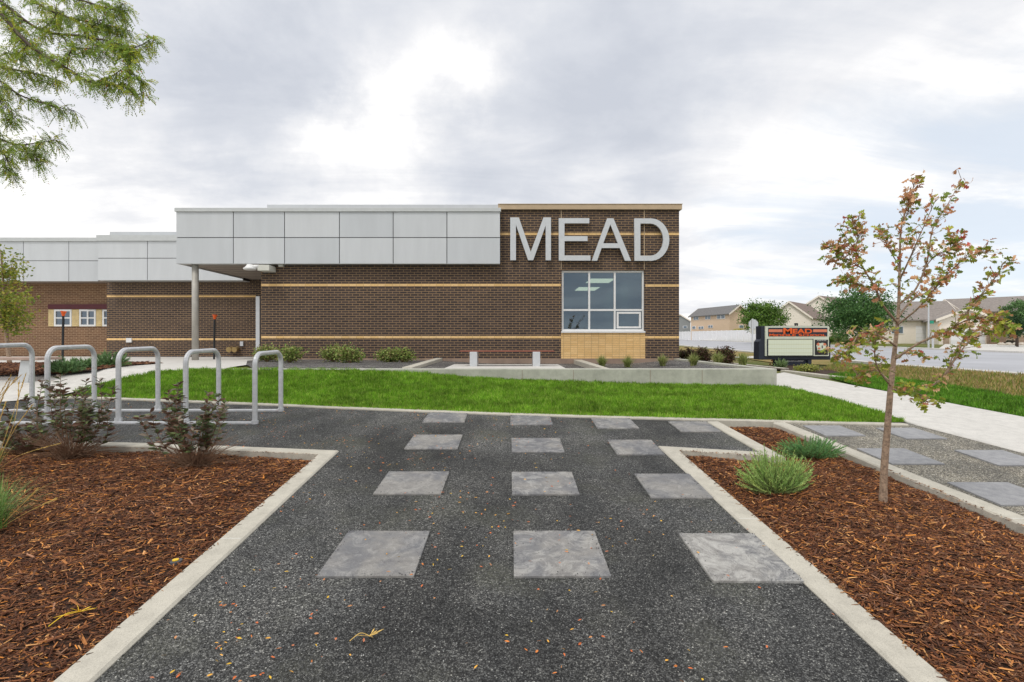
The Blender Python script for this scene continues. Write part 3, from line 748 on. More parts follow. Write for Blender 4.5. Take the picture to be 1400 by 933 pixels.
# bench at far left
def bench_left():
    d = 8.6; z0 = zg(X_(35, d), d)+.012
    r = empty('bench', (X_(10, d), d, z0), 'backless bench with wooden seat and slanted sheet steel legs on the left paving', 'bench', None)
    zs = Z_(490.5, d); xr = X_(55, d); xl = xr-2.1
    for k in range(4):
        pass
    s = MB(); s.box(xl, xr, d-.05, d+.42, zs-.035, zs+.01); s.build('seat', M['benchwood'], r, bevel=.008)
    for sx in (0, 1):
        x1 = X_(44, d) if sx == 0 else X_(44, d)-1.45
        m = MB()
        m.prism([(x1, d, zs-.037), (x1-.20, d, zs-.037), (x1-.17-.09*1, d, z0+.0), (x1-.03-.05, d, z0+.0)], (0, .05, 0))
        m.build('leg', M['alu'], r, bevel=.008)
    m = MB(); m.box(X_(44, d)-1.0-.35, X_(44, d)-.26, d+.05, d+.30, z0, z0+.02); m.build('base_plate', M['alu'], r)
bench_left()

# ================================================================== SCHOOL BUILDING
B = empty('school_building', (-3, 15, 1.08), 'low dark brick school building with silver fascia panels and big MEAD letters', 'building')
def part(name, mb, mat, parent=B, bevel=0, smooth=False, label=None):
    o = mb.build(name, M[mat] if isinstance(mat, str) else mat, parent, bevel, smooth)
    if label: o['label'] = label
    return o
D = 15.0
xL, xR = X_(357, D), X_(928.5, D); zt = Z_(288, D)
wx0, wx1 = X_(768, D), X_(881, D); wz0, wz1 = Z_(453.5, D), Z_(370.5, D); zb = Z_(491, D)
yx0, yx1 = X_(767, D), X_(882, D)
mb = MB()
# front wall around the window (butted pieces), sides and back
mb.box(xL, wx0, D, D+.3, zb, zt); mb.box(wx1, xR, D, D+.3, zb, zt); mb.box(wx0, wx1, D, D+.3, wz1, zt); mb.box(wx0, wx1, D+.02, D+.3, zb, wz0)
mb.box(xR-.3, xR, D+.3, D+16, zb, zt); mb.box(xL, xL+.3, D+.3, D+16, zb, zt-.4); mb.box(xL+.3, xR-.3, D+15.7, D+16, zb, zt-.4)
wall = part('brick_wall', mb, 'brick')
mb = MB(); mb.box(xL+.02, xR-.02, D-.04, D+.28, .6, zb); part('foundation', mb, 'foundation', bevel=.006)
mb = MB(); mb.box(xR-.27, xR-.01, D+.3, D+16, .5, zb); part('foundation', mb, 'foundation')
mb = MB(); mb.box(xL+.3, xR-.3, D+.3, D+15.7, zt-.55, zt-.42); part('roof', mb, 'roof_grey')
# yellow brick under the window and bands
mb = MB(); mb.box(yx0, yx1, D-.012, D+.02, zb+.002, wz0-.02); part('accent_brick_panel', mb, 'brick_yellow')
def band(x0, x1, ypx, d=D, hh=.072):
    zc = Z_(ypx, d); mb = MB(); mb.box(x0, x1, d-.006, d+.01, zc-hh/2, zc+hh/2); part('brick_band', mb, 'brick_band')
xf1 = X_(684, D)
band(xf1, xR-.002, 320.6)
band(xL+.001, wx0-.03, 390.3); band(wx1+.03, xR-.002, 391.3)
band(xL+.001, yx0-.004, 461.7); band(yx1+.004, xR-.002, 461.8)
for px in (767.3, 880.8):
    mb = MB(); x = X_(px, D); mb.box(x-.012, x+.012, D-.008, D+.01, wz1+.03, zt-.002); part('control_joint', mb, 'coping_tan')
mb = MB(); mb.box(X_(681, D)-.0, xR+.06, D-.09, D+.40, Z_(288, D), Z_(281.2, D)); mb.box(X_(681, D), xR+.075, D-.105, D+.42, Z_(281.2, D), Z_(280.4, D))
part('coping', mb, 'coping_tan', bevel=.006)
mb = MB(); mb.box(xR-.36, xR+.06, D+.41, D+16, Z_(288, D), Z_(281.2, D)); part('coping', mb, 'coping_tan', bevel=.006)
# window
wf = MB(); fw = .055
y0, y1 = D+.05, D+.14
def fr(mb, x0, x1, z0, z1, w, ya, yb):
    mb.box(x0, x1, ya, yb, z0, z0+w); mb.box(x0, x1, ya, yb, z1-w, z1); mb.box(x0, x0+w, ya, yb, z0+w, z1-w); mb.box(x1-w, x1, ya, yb, z0+w, z1-w)
fr(wf, wx0+.002, wx1-.002, wz0+.003, wz1-.002, fw, y0, y1)
m1, m2 = X_(806, D), X_(841, D); zt_ = Z_(424.5, D)
for m_ in (m1, m2): wf.box(m_-fw/2, m_+fw/2, y0+.003, y1-.003, wz0+fw+.003, wz1-fw-.002)
for a, b in ((wx0+fw+.002, m1-fw/2), (m1+fw/2, m2-fw/2), (m2+fw/2, wx1-fw-.002)): wf.box(a, b, y0+.006, y1-.006, zt_-fw/2, zt_+fw/2)
win = part('window', wf, 'white', bevel=.004)
win['label'] = 'six pane white framed window below the MEAD letters'
mb = MB(); mb.box(wx0-.02, wx1+.02, D-.05, D+.05, wz0-.05, wz0+.002); part('window_sill', mb, 'white', bevel=.006)
cas = MB(); fr(cas, m2+fw/2+.03, wx1-fw-.035, wz0+fw+.03, zt_-fw/2-.03, .055, y0-.01, y0+.05); part('opening_sash', cas, 'white', win, bevel=.004)
for a, b in ((wx0+fw, m1-fw/2), (m1+fw/2, m2-fw/2), (m2+fw/2, wx1-fw)):
    for c, d_ in ((wz0+fw, zt_-fw/2), (zt_+fw/2, wz1-fw)):
        mb = MB(); mb.box(a+.003, b-.003, D+.095, D+.101, c+.003, d_-.003); part('pane', mb, 'glass', win)
# room behind the window
mb = MB(); rx0, rx1, ry1, rz0, rz1 = xL+5.2, xR-.32, D+13, 1.2, 4.05
mb.box(rx0-.1, rx0, D+.31, ry1, rz0, rz1); mb.box(rx1-.1, rx1-.0, D+.31, ry1, rz0, rz1); mb.box(rx0, rx1-.1, ry1, ry1+.1, rz0, rz1)
mb.box(rx0, rx1-.1, D+.31, ry1, rz0-.1, rz0); mb.box(rx0, rx1-.1, D+.31, ry1, rz1, rz1+.08); part('room_interior', mb, 'room')
for px0, px1, py0, py1 in ((801, 828, 387.7, 382.2), (786, 811, 398.2, 393.8)):
    da = (rz1-.02-CZ)*F/(467-py0); db = (rz1-.02-CZ)*F/(467-py1)
    mb = MB(); mb.box(X_(px0, da), X_(px0, da)+.95, da, db, rz1-.02, rz1-.008); part('ceiling_light', mb, 'lamp')
for px, ya, yb, w_ in ((846, 405, 423, .03), (851, 402, 432, .06)):
    d_ = 22; mb = MB(); mb.box(X_(px, d_)-w_, X_(px, d_)+w_, d_, d_+.05, Z_(yb, d_), Z_(ya, d_)); part('light_strip', mb, 'greenlamp')

# fascia panels
FD = 14.75
def fascia(x0, x1, y0, y1, z0, z1, joints_x, zj, d, mat='panel'):
    """metal panel box with real grooves: panels in front of a dark backing"""
    bk = MB(); bk.box(x0+.02, x1-.02, y0+.03, y1, z0+.02, z1-.02); part('fascia_backing', bk, 'joint')
    xs = [x0]+joints_x+[x1]; zs = [z0]+zj+[z1]; g = .011
    for i in range(len(xs)-1):
        for k in range(len(zs)-1):
            m = MB(); a = xs[i]+(g if i else 0); b = xs[i+1]-(g if i < len(xs)-2 else 0)
            c = zs[k]+(g if k else 0); e = zs[k+1]-(g if k < len(zs)-2 else 0)
            m.box(a, b, y0, y0+.028, c, e); part('fascia_panel', m, mat, bevel=.004)
fx0, fx1 = X_(241, FD), X_(683.5, FD); fz0, fz1 = Z_(361.3, FD), Z_(290.5, FD)
fascia(fx0, fx1, FD, D-.002, fz0, fz1, [X_(p, FD) for p in (319, 389, 464, 537.5, 611)], [Z_(325.6, FD)], FD)
mb = MB(); mb.box(fx0-.03, fx1+.03, FD-.04, D+.5, fz1+.002, Z_(285.2, FD)); part('coping', mb, 'coping_grey', bevel=.006)
# canopy return side and soffit
mb = MB(); mb.box(fx0+.0, fx0+.03, FD+.03, 18.38, fz0, fz1); part('fascia_panel', mb, 'panel')
mb = MB(); mb.box(fx0+.035, xL-.002, D, 18.85, fz0+.04, fz0+.08); part('soffit', mb, 'soffit')
mb = MB()
for k in range(1, 9): mb.box(fx0+.04, xL-.01, D+k*.42, D+k*.42+.02, fz0+.034, fz0+.04)
part('soffit_joint', mb, 'joint')
mb = MB(); mb.box(fx0+.035, xL-.002, D+.02, 18.8, fz0+.3, fz1-.05); part('canopy_roof', mb, 'coping_grey')
mb = MB(); mb.box(fx0+.03, fx1-.01, FD+.03, D-.004, fz0-.006, fz0+.018); part('fascia_trim', mb, 'coping_grey')
# upper roof screen
mb = MB(); d_ = 18.0; mb.box(X_(365, d_), X_(684, d_), d_, d_+6, 4.3, Z_(280.3, d_)); part('roof_screen', mb, 'panel', bevel=.01)
# column
cx, cy = X_(267, 14.95), 14.95; zc0 = zg(cx, cy)
mb = MB(); mb.tube([(cx, cy, zc0), (cx, cy, fz0+.04)], .09, 16); part('column', mb, 'column', smooth=True)
# floodlight on the wall corner
mb = MB(); d_ = 14.6; mb.box(X_(353, d_), X_(369, d_), 14.55, 14.98, Z_(371, d_), Z_(363.2, d_)); fl = part('floodlight', mb, 'offwhite', bevel=.01)
mb = MB(); c = W(341.5, 367, 14.55); mb.tube([c+Vector((.25, .05, .05)), c+Vector((.08, .0, .02))], [.05, .07], 10); mb.tube([c+Vector((0, 0, .10)), c+Vector((0, 0, .02)), c+Vector((0, 0, -.02)), c+Vector((0, 0, -.06))], [.07, .12, .18, .16], 16)
part('lamp_head', mb, 'white', fl, smooth=True)
mb = MB(); mb.box(X_(383, D), X_(389, D), D-.12, D-.001, Z_(366, D), Z_(362.5, D)); part('security_sensor', mb, 'offwhite')
# downspout at the inner corner
mb = MB(); x = X_(353.3, 15.4); mb.box(x-.06, x+.06, 15.35, 15.47, .95, Z_(406, 15.4)); part('downspout', mb, 'alu', bevel=.01)
# mid wing
MD = 18.9; mxl, mxr = X_(146, MD), xL; mzb = Z_(489.5, MD); mft = Z_(330.5, 18.4); mfb = Z_(384, 18.4)
mb = MB(); mb.box(mxl, mxr, MD, MD+.3, mzb-.1, mft-.1); mb.box(mxl, mxl+.3, MD+.3, MD+9, mzb-.1, mft-.1); part('brick_wall', mb, 'brick_mid')
def band2(ypx):
    zc = Z_(ypx, MD); mb = MB(); mb.box(mxl+.001, X_(350, MD), MD-.006, MD+.01, zc-.036, zc+.036); part('brick_band', mb, 'brick_band')
band2(405.8); band2(464.6)
x0, x1 = X_(134, 18.4), fx0-.0
fascia(x0, x1-.002, 18.4, MD-.002, mfb, mft, [X_(201.5, 18.4)], [Z_(353.8, 18.4)], 18.4)
mb = MB(); mb.box(x0-.03, x1-.002, 18.35, MD+.5, mft+.002, Z_(322.3, 18.4)); part('coping', mb, 'coping_grey', bevel=.006)
mb = MB(); mb.box(X_(150, 19.5), X_(245, 19.5), 19.5, 24, 3.6, Z_(317.6, 19.5)); part('roof_screen', mb, 'panel')
mb = MB(); mb.box(x0+.02, fx0, 18.42, MD, mfb-.004, mfb+.018); part('soffit', mb, 'coping_grey')
mb = MB(); mb.box(X_(173.5, MD), X_(181, MD), MD-.05, MD, Z_(469, MD), Z_(463, MD)); part('wall_vent', mb, 'white', bevel=.01)
mb = MB(); mb.box(X_(329, MD), X_(333.5, MD), MD-.06, MD, Z_(474, MD), Z_(467.7, MD)); part('junction_box', mb, 'alu', bevel=.01)
mb = MB()
for px in (317, 324.5):
    c = W(px, 477.5, MD-.02); mb.tube([c, c+Vector((0, -.18, -.03))], .085, 12); mb.tube([c+Vector((0, -.18, -.03)), c+Vector((0, -.22, -.035))], .10, 12)
part('hose_connection', mb, 'brass')
# left wing
LD = 20.5; lxr = mxl
mb = MB(); mb.box(-36, lxr+.3, LD, LD+.3, .6, 5.0)
wins = [(75, 99), (109.5, 132), (141, 164)]
part('brick_wall', mb, 'brick_brown', label='lighter brown brick wall of the left wing')
lf0, lf1 = Z_(385.3, 19.8), Z_(331, 19.8)
fascia(-34, X_(134, 19.8)-.0, 19.8, 20.3, lf0, lf1, [X_(p, 19.8) for p in (-220, -157, -95, -32, 32, 94)], [Z_(357.3, 19.8)], 19.8)
mb = MB(); mb.box(-34.1, X_(134, 19.8)+.02, 19.75, 20.8, lf1+.002, Z_(325.8, 19.8)); part('coping', mb, 'coping_grey', bevel=.006)
mb = MB(); mb.box(-34, X_(140, 19.8), 19.84, LD, lf0-.004, lf0+.018); part('soffit', mb, 'soffit')
for a, b in wins:
    x0, x1 = X_(a, LD), X_(b, LD); z0, z1 = Z_(447, LD), Z_(424, LD)
    f = MB(); fr(f, x0, x1, z0, z1, .07, LD-.045, LD-.002); cx_ = (x0+x1)/2; cz_ = (z0+z1)/2
    f.box(cx_-.03, cx_+.03, LD-.04, LD-.004, z0+.07, z1-.07); f.box(x0+.07, cx_-.03, LD-.042, LD-.005, cz_-.025, cz_+.025); f.box(cx_+.03, x1-.07, LD-.042, LD-.005, cz_-.025, cz_+.025)
    w = part('window', f, 'white'); p_ = MB(); p_.box(x0+.06, x1-.06, LD-.012, LD-.006, z0+.06, z1-.06); part('pane', p_, 'black' if 0 else M['glass_dark'], w)
    q = MB(); q.box(x0+.05, x1-.05, LD-.0035, LD-.0015, z0+.05, z1-.05); part('blind', q, 'joint', w)
for a, b in ((67, 75), (99.3, 109.2), (132.3, 140.7)):
    mb = MB(); mb.box(X_(a, LD), X_(b, LD)-.01, LD-.03, LD-.001, Z_(447, LD), Z_(424, LD))
    for k in range(8):
        z = Z_(447, LD)+(k+.5)*.083; mb.box(X_(a, LD)+.02, X_(b, LD)-.03, LD-.042, LD-.03, z-.03, z+.02)
    part('shutter', mb, 'shutter')
mb = MB(); mb.box(X_(67, LD), X_(121, LD), LD-.06, LD-.001, Z_(423.2, LD), Z_(416.8, LD)); mb.box(X_(121.5, LD), X_(150, LD), LD-.10, LD-.001, Z_(423.2, LD), Z_(416.6, LD)); part('lintel', mb, 'maroon')

# MEAD letters
def curve_solid(name, splines, to3d, thick, mat, parent, bevel=0):
    cu = bpy.data.curves.new(name, 'CURVE'); cu.dimensions = '2D'; cu.fill_mode = 'BOTH'; cu.extrude = thick/2
    for sp_ in splines:
        s = cu.splines.new('POLY'); s.points.add(len(sp_)-1)
        for p, q in zip(s.points, sp_): p.co = (*to3d(q), 0, 1)
        s.use_cyclic_u = True
    o = bpy.data.objects.new(name, cu); COL.objects.link(o)
    dg = bpy.context.evaluated_depsgraph_get(); me = bpy.data.meshes.new_from_object(o.evaluated_get(dg))
    bpy.data.objects.remove(o); me.name = name
    return me
LDp = 14.86
def place_letter(name, splines, label=None):
    me = curve_solid(name, splines, lambda q: (X_(q[0], LDp), Z_(q[1], LDp)), .07, None, None)
    for v in me.vertices: x, y, z = v.co; v.co = (x, LDp+.035-z*1.0, y)
    me.flip_normals() if hasattr(me, 'flip_normals') else None
    bm = bmesh.new(); bm.from_mesh(me); bmesh.ops.recalc_face_normals(bm, faces=bm.faces); bm.to_mesh(me); bm.free()
    me.materials.clear(); o = link(name, me, M['alu'], B); 
    if label: o['label'] = label
arc = lambda cx, cy, rx, ry, a0, a1, n=14: [(cx+rx*math.cos(math.radians(a0+(a1-a0)*k/n)), cy+ry*math.sin(math.radians(a0+(a1-a0)*k/n))) for k in range(n+1)]
place_letter('letter', [[(697.6,298),(709.4,298),(725.6,345),(743,298),(753.3,298),(753.3,356.5),(746,356.5),(746,309),(729,356.5),(722,356.5),(705.4,308),(705.4,356.5),(697.6,356.5)]], 'silver letter M')
place_letter('letter', [[(764,299),(805.7,299),(805.7,306),(771.8,306),(771.8,323.5),(803.3,323.5),(803.3,330.3),(771.8,330.3),(771.8,350),(807.3,350),(807.3,357),(764,357)]], 'silver letter E')
place_letter('letter', [[(830.2,299.2),(838.7,299.2),(862.8,357.2),(854.5,357.2),(847.4,339.8),(822.6,339.8),(816.4,357.2),(809,357.2)], [(834.5,307.5),(845,333.4),(824.8,333.4)]], 'silver letter A')
place_letter('letter', [[(867.4,299.3),(888,299.3)]+arc(890, 328.3, 25.2, 29, -88, 88)+[(888,357.3),(867.4,357.3)], [(875.6,306.3),(888,306.3)]+arc(889, 328.3, 17.8, 22, -88, 88)+[(888,350.3),(875.6,350.3)]], 'silver letter D')

# ================================================================== BIKE HOOPS
def rounded(pts, r, n=6):
    out = [Vector(pts[0])]
    for i in range(1, len(pts)-1):
        p = Vector(pts[i]); a = (Vector(pts[i-1])-p).normalized(); b = (Vector(pts[i+1])-p).normalized()
        p0 = p+a*r; p1 = p+b*r; c = p+a*r+b*r
        for k in range(n+1):
            t = k/n*PI/2; out.append(c-b*r*math.cos(t)-a*r*math.sin(t))
    out.append(Vector(pts[-1])); return out
hy0, hy1 = 6.42, 7.14
def hoop_mesh():
    mb = MB(); dz = .0855*(hy1-hy0); H = .905
    pts = rounded([(0, 0, 0), (0, 0, H), (0, hy1-hy0, H+.015), (0, hy1-hy0, dz)], .14, 7)
    mb.tube(pts, .031, 8)
    return mb
proto = None
labs = ['galvanised bike hoop nearest the dark brown column, rightmost of the five in the rack', 'galvanised bike hoop second from the right, before the green lawn',
        'galvanised bike hoop in the middle of the row of five', 'galvanised bike hoop second from the left, behind the dark leaved shrub', 'galvanised bike hoop leftmost, cut by the photo edge']
hx = [-3.27, -4.15, -5.03, -5.91, -6.79]
for i, x in enumerate(hx):
    z0 = zg(x, hy0)
    if proto is None:
        r = empty('bike_hoop', (0, 0, 0), labs[0], 'bike rack', 'hoops of the bike rack')
        h = hoop_mesh().build('tube', M['steel'], r)
        feet = []
        for yy in (0, hy1-hy0):
            m = MB(); m.tube([(0, yy, .0855*yy+.012), (0, yy, .0855*yy+.06)], .042, 12); feet.append(m.build('foot_collar', M['steel'], r))
        proto = r; kids = [h]+feet
    else:
        r = proto.copy(); COL.objects.link(r); r['label'] = labs[i]
        for k in kids:
            c = k.copy(); COL.objects.link(c); c.parent = r; c.matrix_parent_inverse = Matrix.Identity(4)
    r.location = (x, hy0+(.03 if i == 2 else 0), z0+.014*i-.02); r.scale = (1, 1, 1+.012*i)
for yy, xa, lab in ((hy0, -3.30, 'nearer galvanised ground rail joining the bike hoops'), (hy1, -3.30, 'farther galvanised ground rail joining the bike hoops')):
    mb = MB(); z = zg(-5, yy)+.022; mb.box(-8.2, xa, yy-.035, yy+.035, z-.03, z+.004)
    tag(mb.build('ground_rail', M['steel'], bevel=.008, smooth=False), lab, 'rail', 'rails of the bike rack')
# red tipped stakes
for px, pt, pb, lab in ((86.5, 426, 495, 'black stake with orange red cap before the brown brick wall windows'), (293.5, 431, 492.5, 'black stake with orange red cap right of the canopy column')):
    g = G(px, pb); zz = zg(*g); d = g[1]; top = Z_(pt, d)
    r = empty('marker_stake', (g[0], g[1], zz), lab, 'stake', 'marker stakes')
    m = MB(); m.tube([(g[0]-.02, g[1], zz), (g[0], g[1], top-.12)], .028, 8); m.build('pole', M['black'], r)
    m = MB(); m.tube([(g[0], g[1], top-.14), (g[0], g[1], top-.09), (g[0]+.01, g[1], top)], [.03, .04, .075], 8); m.build('cap', M['orange'], r)

# ================================================================== MESSAGE SIGN
SD = 16.0
sg = empty('message_sign', (X_(1087, SD), SD, zg(X_(1087, SD), SD)), 'navy and cream message board reading Mead Middle School beside the sidewalk', 'sign')
sx = lambda p: X_(p, SD); sz = lambda p: Z_(p, SD)
q = lambda x: 1036+x/13.46; qy = lambda y: 440+y/13.46      # coordinates of the enlarged crop
mb = MB(); poly = [(38.5, 376), (75, 330), (75, 85), (1320, 85), (1320, 350), (1358, 385), (1358, 708), (30, 708)]
mb.prism([(sx(q(a)), SD+.05, sz(qy(b))) for a, b in poly], (0, .35, 0)); sp_o = mb.build('cabinet', M['navy'], sg, bevel=.01)
mb = MB(); mb.box(sx(q(140)), sx(q(1310)), SD+.0, SD+.048, sz(qy(640)), sz(qy(92))); face = mb.build('face_panel', M['cream'], sg, bevel=.004)
mb = MB(); mb.box(sx(q(190)), sx(q(1280)), SD-.006, SD-.001, sz(qy(278)), sz(qy(118))); mb.build('name_panel', M['navy'], sg)
for a, b in ((200, 450), (1015, 1272)):
    mb = MB(); mb.box(sx(q(a)), sx(q(b)), SD-.011, SD-.0075, sz(qy(200)), sz(qy(148))); mb.build('stripe', M['salmon'], sg)
mb = MB(); mb.box(sx(q(168)), sx(q(1018)), SD-.02, SD-.001, sz(qy(636)), sz(qy(325))); mb.build('board_frame', M['navy'], sg)
mb = MB(); mb.box(sx(q(188)), sx(q(1000)), SD-.026, SD-.021, sz(qy(628)), sz(qy(336))); mb.build('letter_board', M['lightbox'], sg)
mb = MB(); mb.box(sx(q(1050)), sx(q(1288)), SD-.01, SD-.001, sz(qy(618)), sz(qy(340))); em = mb.build('emblem_panel', M['black'], sg)
def disc(name, cxp, cyp, rx, ry, mat, y, seed, wob=.12, parent=em):
    r_ = random.Random(seed); mb = MB(); n = 18; P = []
    for k in range(n):
        a = 2*PI*k/n; w = 1+r_.uniform(-wob, wob); P.append((sx(q(cxp+rx*w*math.cos(a))), y, sz(qy(cyp+ry*w*math.sin(a)))))
    mb.prism(P, (0, .003, 0)); return mb.build(name, mat, parent)
disc('emblem', 1165, 475, 92, 82, M['cream'], SD-.016, 1)
for k, (a, b, r1, r2) in enumerate(((1105, 420, 22, 28), (1225, 425, 26, 22), (1120, 500, 26, 18), (1180, 470, 12, 30), (1130, 570, 22, 8))):
    disc('emblem_patch', a, b, r1, r2, M['salmon'] if k != 3 else M['joint'], SD-.021-k*.0006, k+5, .25)
def text(body, cxp, cyp, hpx, wpx, mat, y, parent, bold=.0, name='lettering'):
    cu = bpy.data.curves.new(name, 'FONT'); cu.body = body; cu.align_x = 'CENTER'; cu.align_y = 'CENTER'; cu.extrude = .0; cu.offset = bold
    cu.size = 1
    o = bpy.data.objects.new(name, cu); COL.objects.link(o); dg = bpy.context.evaluated_depsgraph_get(); dg.update()
    me = bpy.data.meshes.new_from_object(o.evaluated_get(dg)); bpy.data.objects.remove(o)
    xs = [v.co.x for v in me.vertices]; ys = [v.co.y for v in me.vertices]
    cx_, cy_ = (min(xs)+max(xs))/2, (min(ys)+max(ys))/2; W_, H_ = max(xs)-min(xs), max(ys)-min(ys)
    sW, sH = wpx/13.46*SD/F, hpx/13.46*SD/F
    X0, Z0 = sx(q(cxp)), sz(qy(cyp))
    for v in me.vertices: v.co = (X0+(v.co.x-cx_)/W_*sW, y, Z0+(v.co.y-cy_)/H_*sH)
    me.materials.clear(); return link(name, me, mat, parent)
text('M', 548, 178, 104, 165, M['orange'], SD-.013, sg, .035); text('EAD', 818, 182, 88, 355, M['orange'], SD-.013, sg, .035)
for a, b in ((470, 640), (665, 730), (755, 860), (880, 990)): pass
text('M', 250, 254, 50, 82, M['orange'], SD-.013, sg, .03); text('IDDLE', 500, 257, 38, 400, M['orange'], SD-.013, sg, .03)
text('S', 780, 254, 50, 60, M['orange'], SD-.013, sg, .03); text('CHOOL', 1035, 257, 38, 430, M['orange'], SD-.013, sg, .03)
text('HOME OF THE', 1170, 356, 16, 165, M['white'], SD-.013, em, .01)
mb = MB(); mb.box(sx(q(455)), sx(q(940)), SD+.12, SD+.35, zg(sx(1085), SD)-.05, sz(qy(706))); mb.build('pedestal', M['navy'], sg)
mb = MB(); mb.box(sx(q(945)), sx(q(1012)), SD+.06, SD+.38, zg(sx(1085), SD)-.05, sz(qy(706))); mb.build('post', M['navy'], sg)
mb = MB(); mb.box(sx(q(390)), sx(q(452)), SD+.2, SD+.38, zg(sx(1085), SD)-.05, sz(qy(706))); mb.build('post', M['navy'], sg)
text('"SUCCESS LASTS A LIFETIME"', 690, 735, 26, 390, M['white'], SD+.115, sg, .008)
mb = MB()
for px in (755, 790): mb.tube([(sx(q(px)), SD+.2, sz(qy(88))), (sx(q(px)), SD+.2, sz(qy(40)))], .018, 8); mb.tube([(sx(q(px)), SD+.2, sz(qy(60))), (sx(q(px)), SD+.2, sz(qy(30)))], .03, 8)
mb.build('top_fitting', M['black'], sg)
sheet('sign_bed', [G(1071, 507.5), G(1075, 500.5), G(1115, 501.5), G(1150, 511.5), G(1165, 515.5), G(1120, 513.8)], M['soil'], .02, .6)
kerb('walk_edging', [G(1071, 509), G(1120, 515), G(1177, 521.5)], .15, CC, .05, .2)
kerb('walk_edging', [G(929, 491), G(1046, 503.5), G(1075, 506.5)], .15, CC, .05, .2)
sheet('mulch_strip', [G(927, 495), G(1009, 502.2), G(1075, 508), G(1077, 506), G(1046, 503), G(927, 490.5)], M['soil'], .03, 1.2)

# stop sign seen from behind
d = 30.0
ss = empty('stop_sign', (X_(1029, d), d, zg(X_(1029, d), d)), 'back of an octagonal traffic sign on a grey pole between the roads', 'road sign')
mb = MB(); x = X_(1028.7, d); mb.box(x-.04, x+.04, d-.02, d+.02, zg(x, d), Z_(436.5, d)); mb.build('pole', M['alu'], ss)
for cyp, r_, nn in ((444, .30, 8), (452.5, .24, 8)):
    mb = MB(); c = W(1030, cyp, d+.03+.01*(nn == 8)); mb.prism([(c.x+r_*math.cos(PI/8+2*PI*k/8), d+.03 if cyp < 450 else d+.05, c.z+r_*math.sin(PI/8+2*PI*k/8)) for k in range(8)], (0, .012, 0))
    mb.build('sign_plate', M['alu'] if cyp < 450 else M['offwhite'], ss)

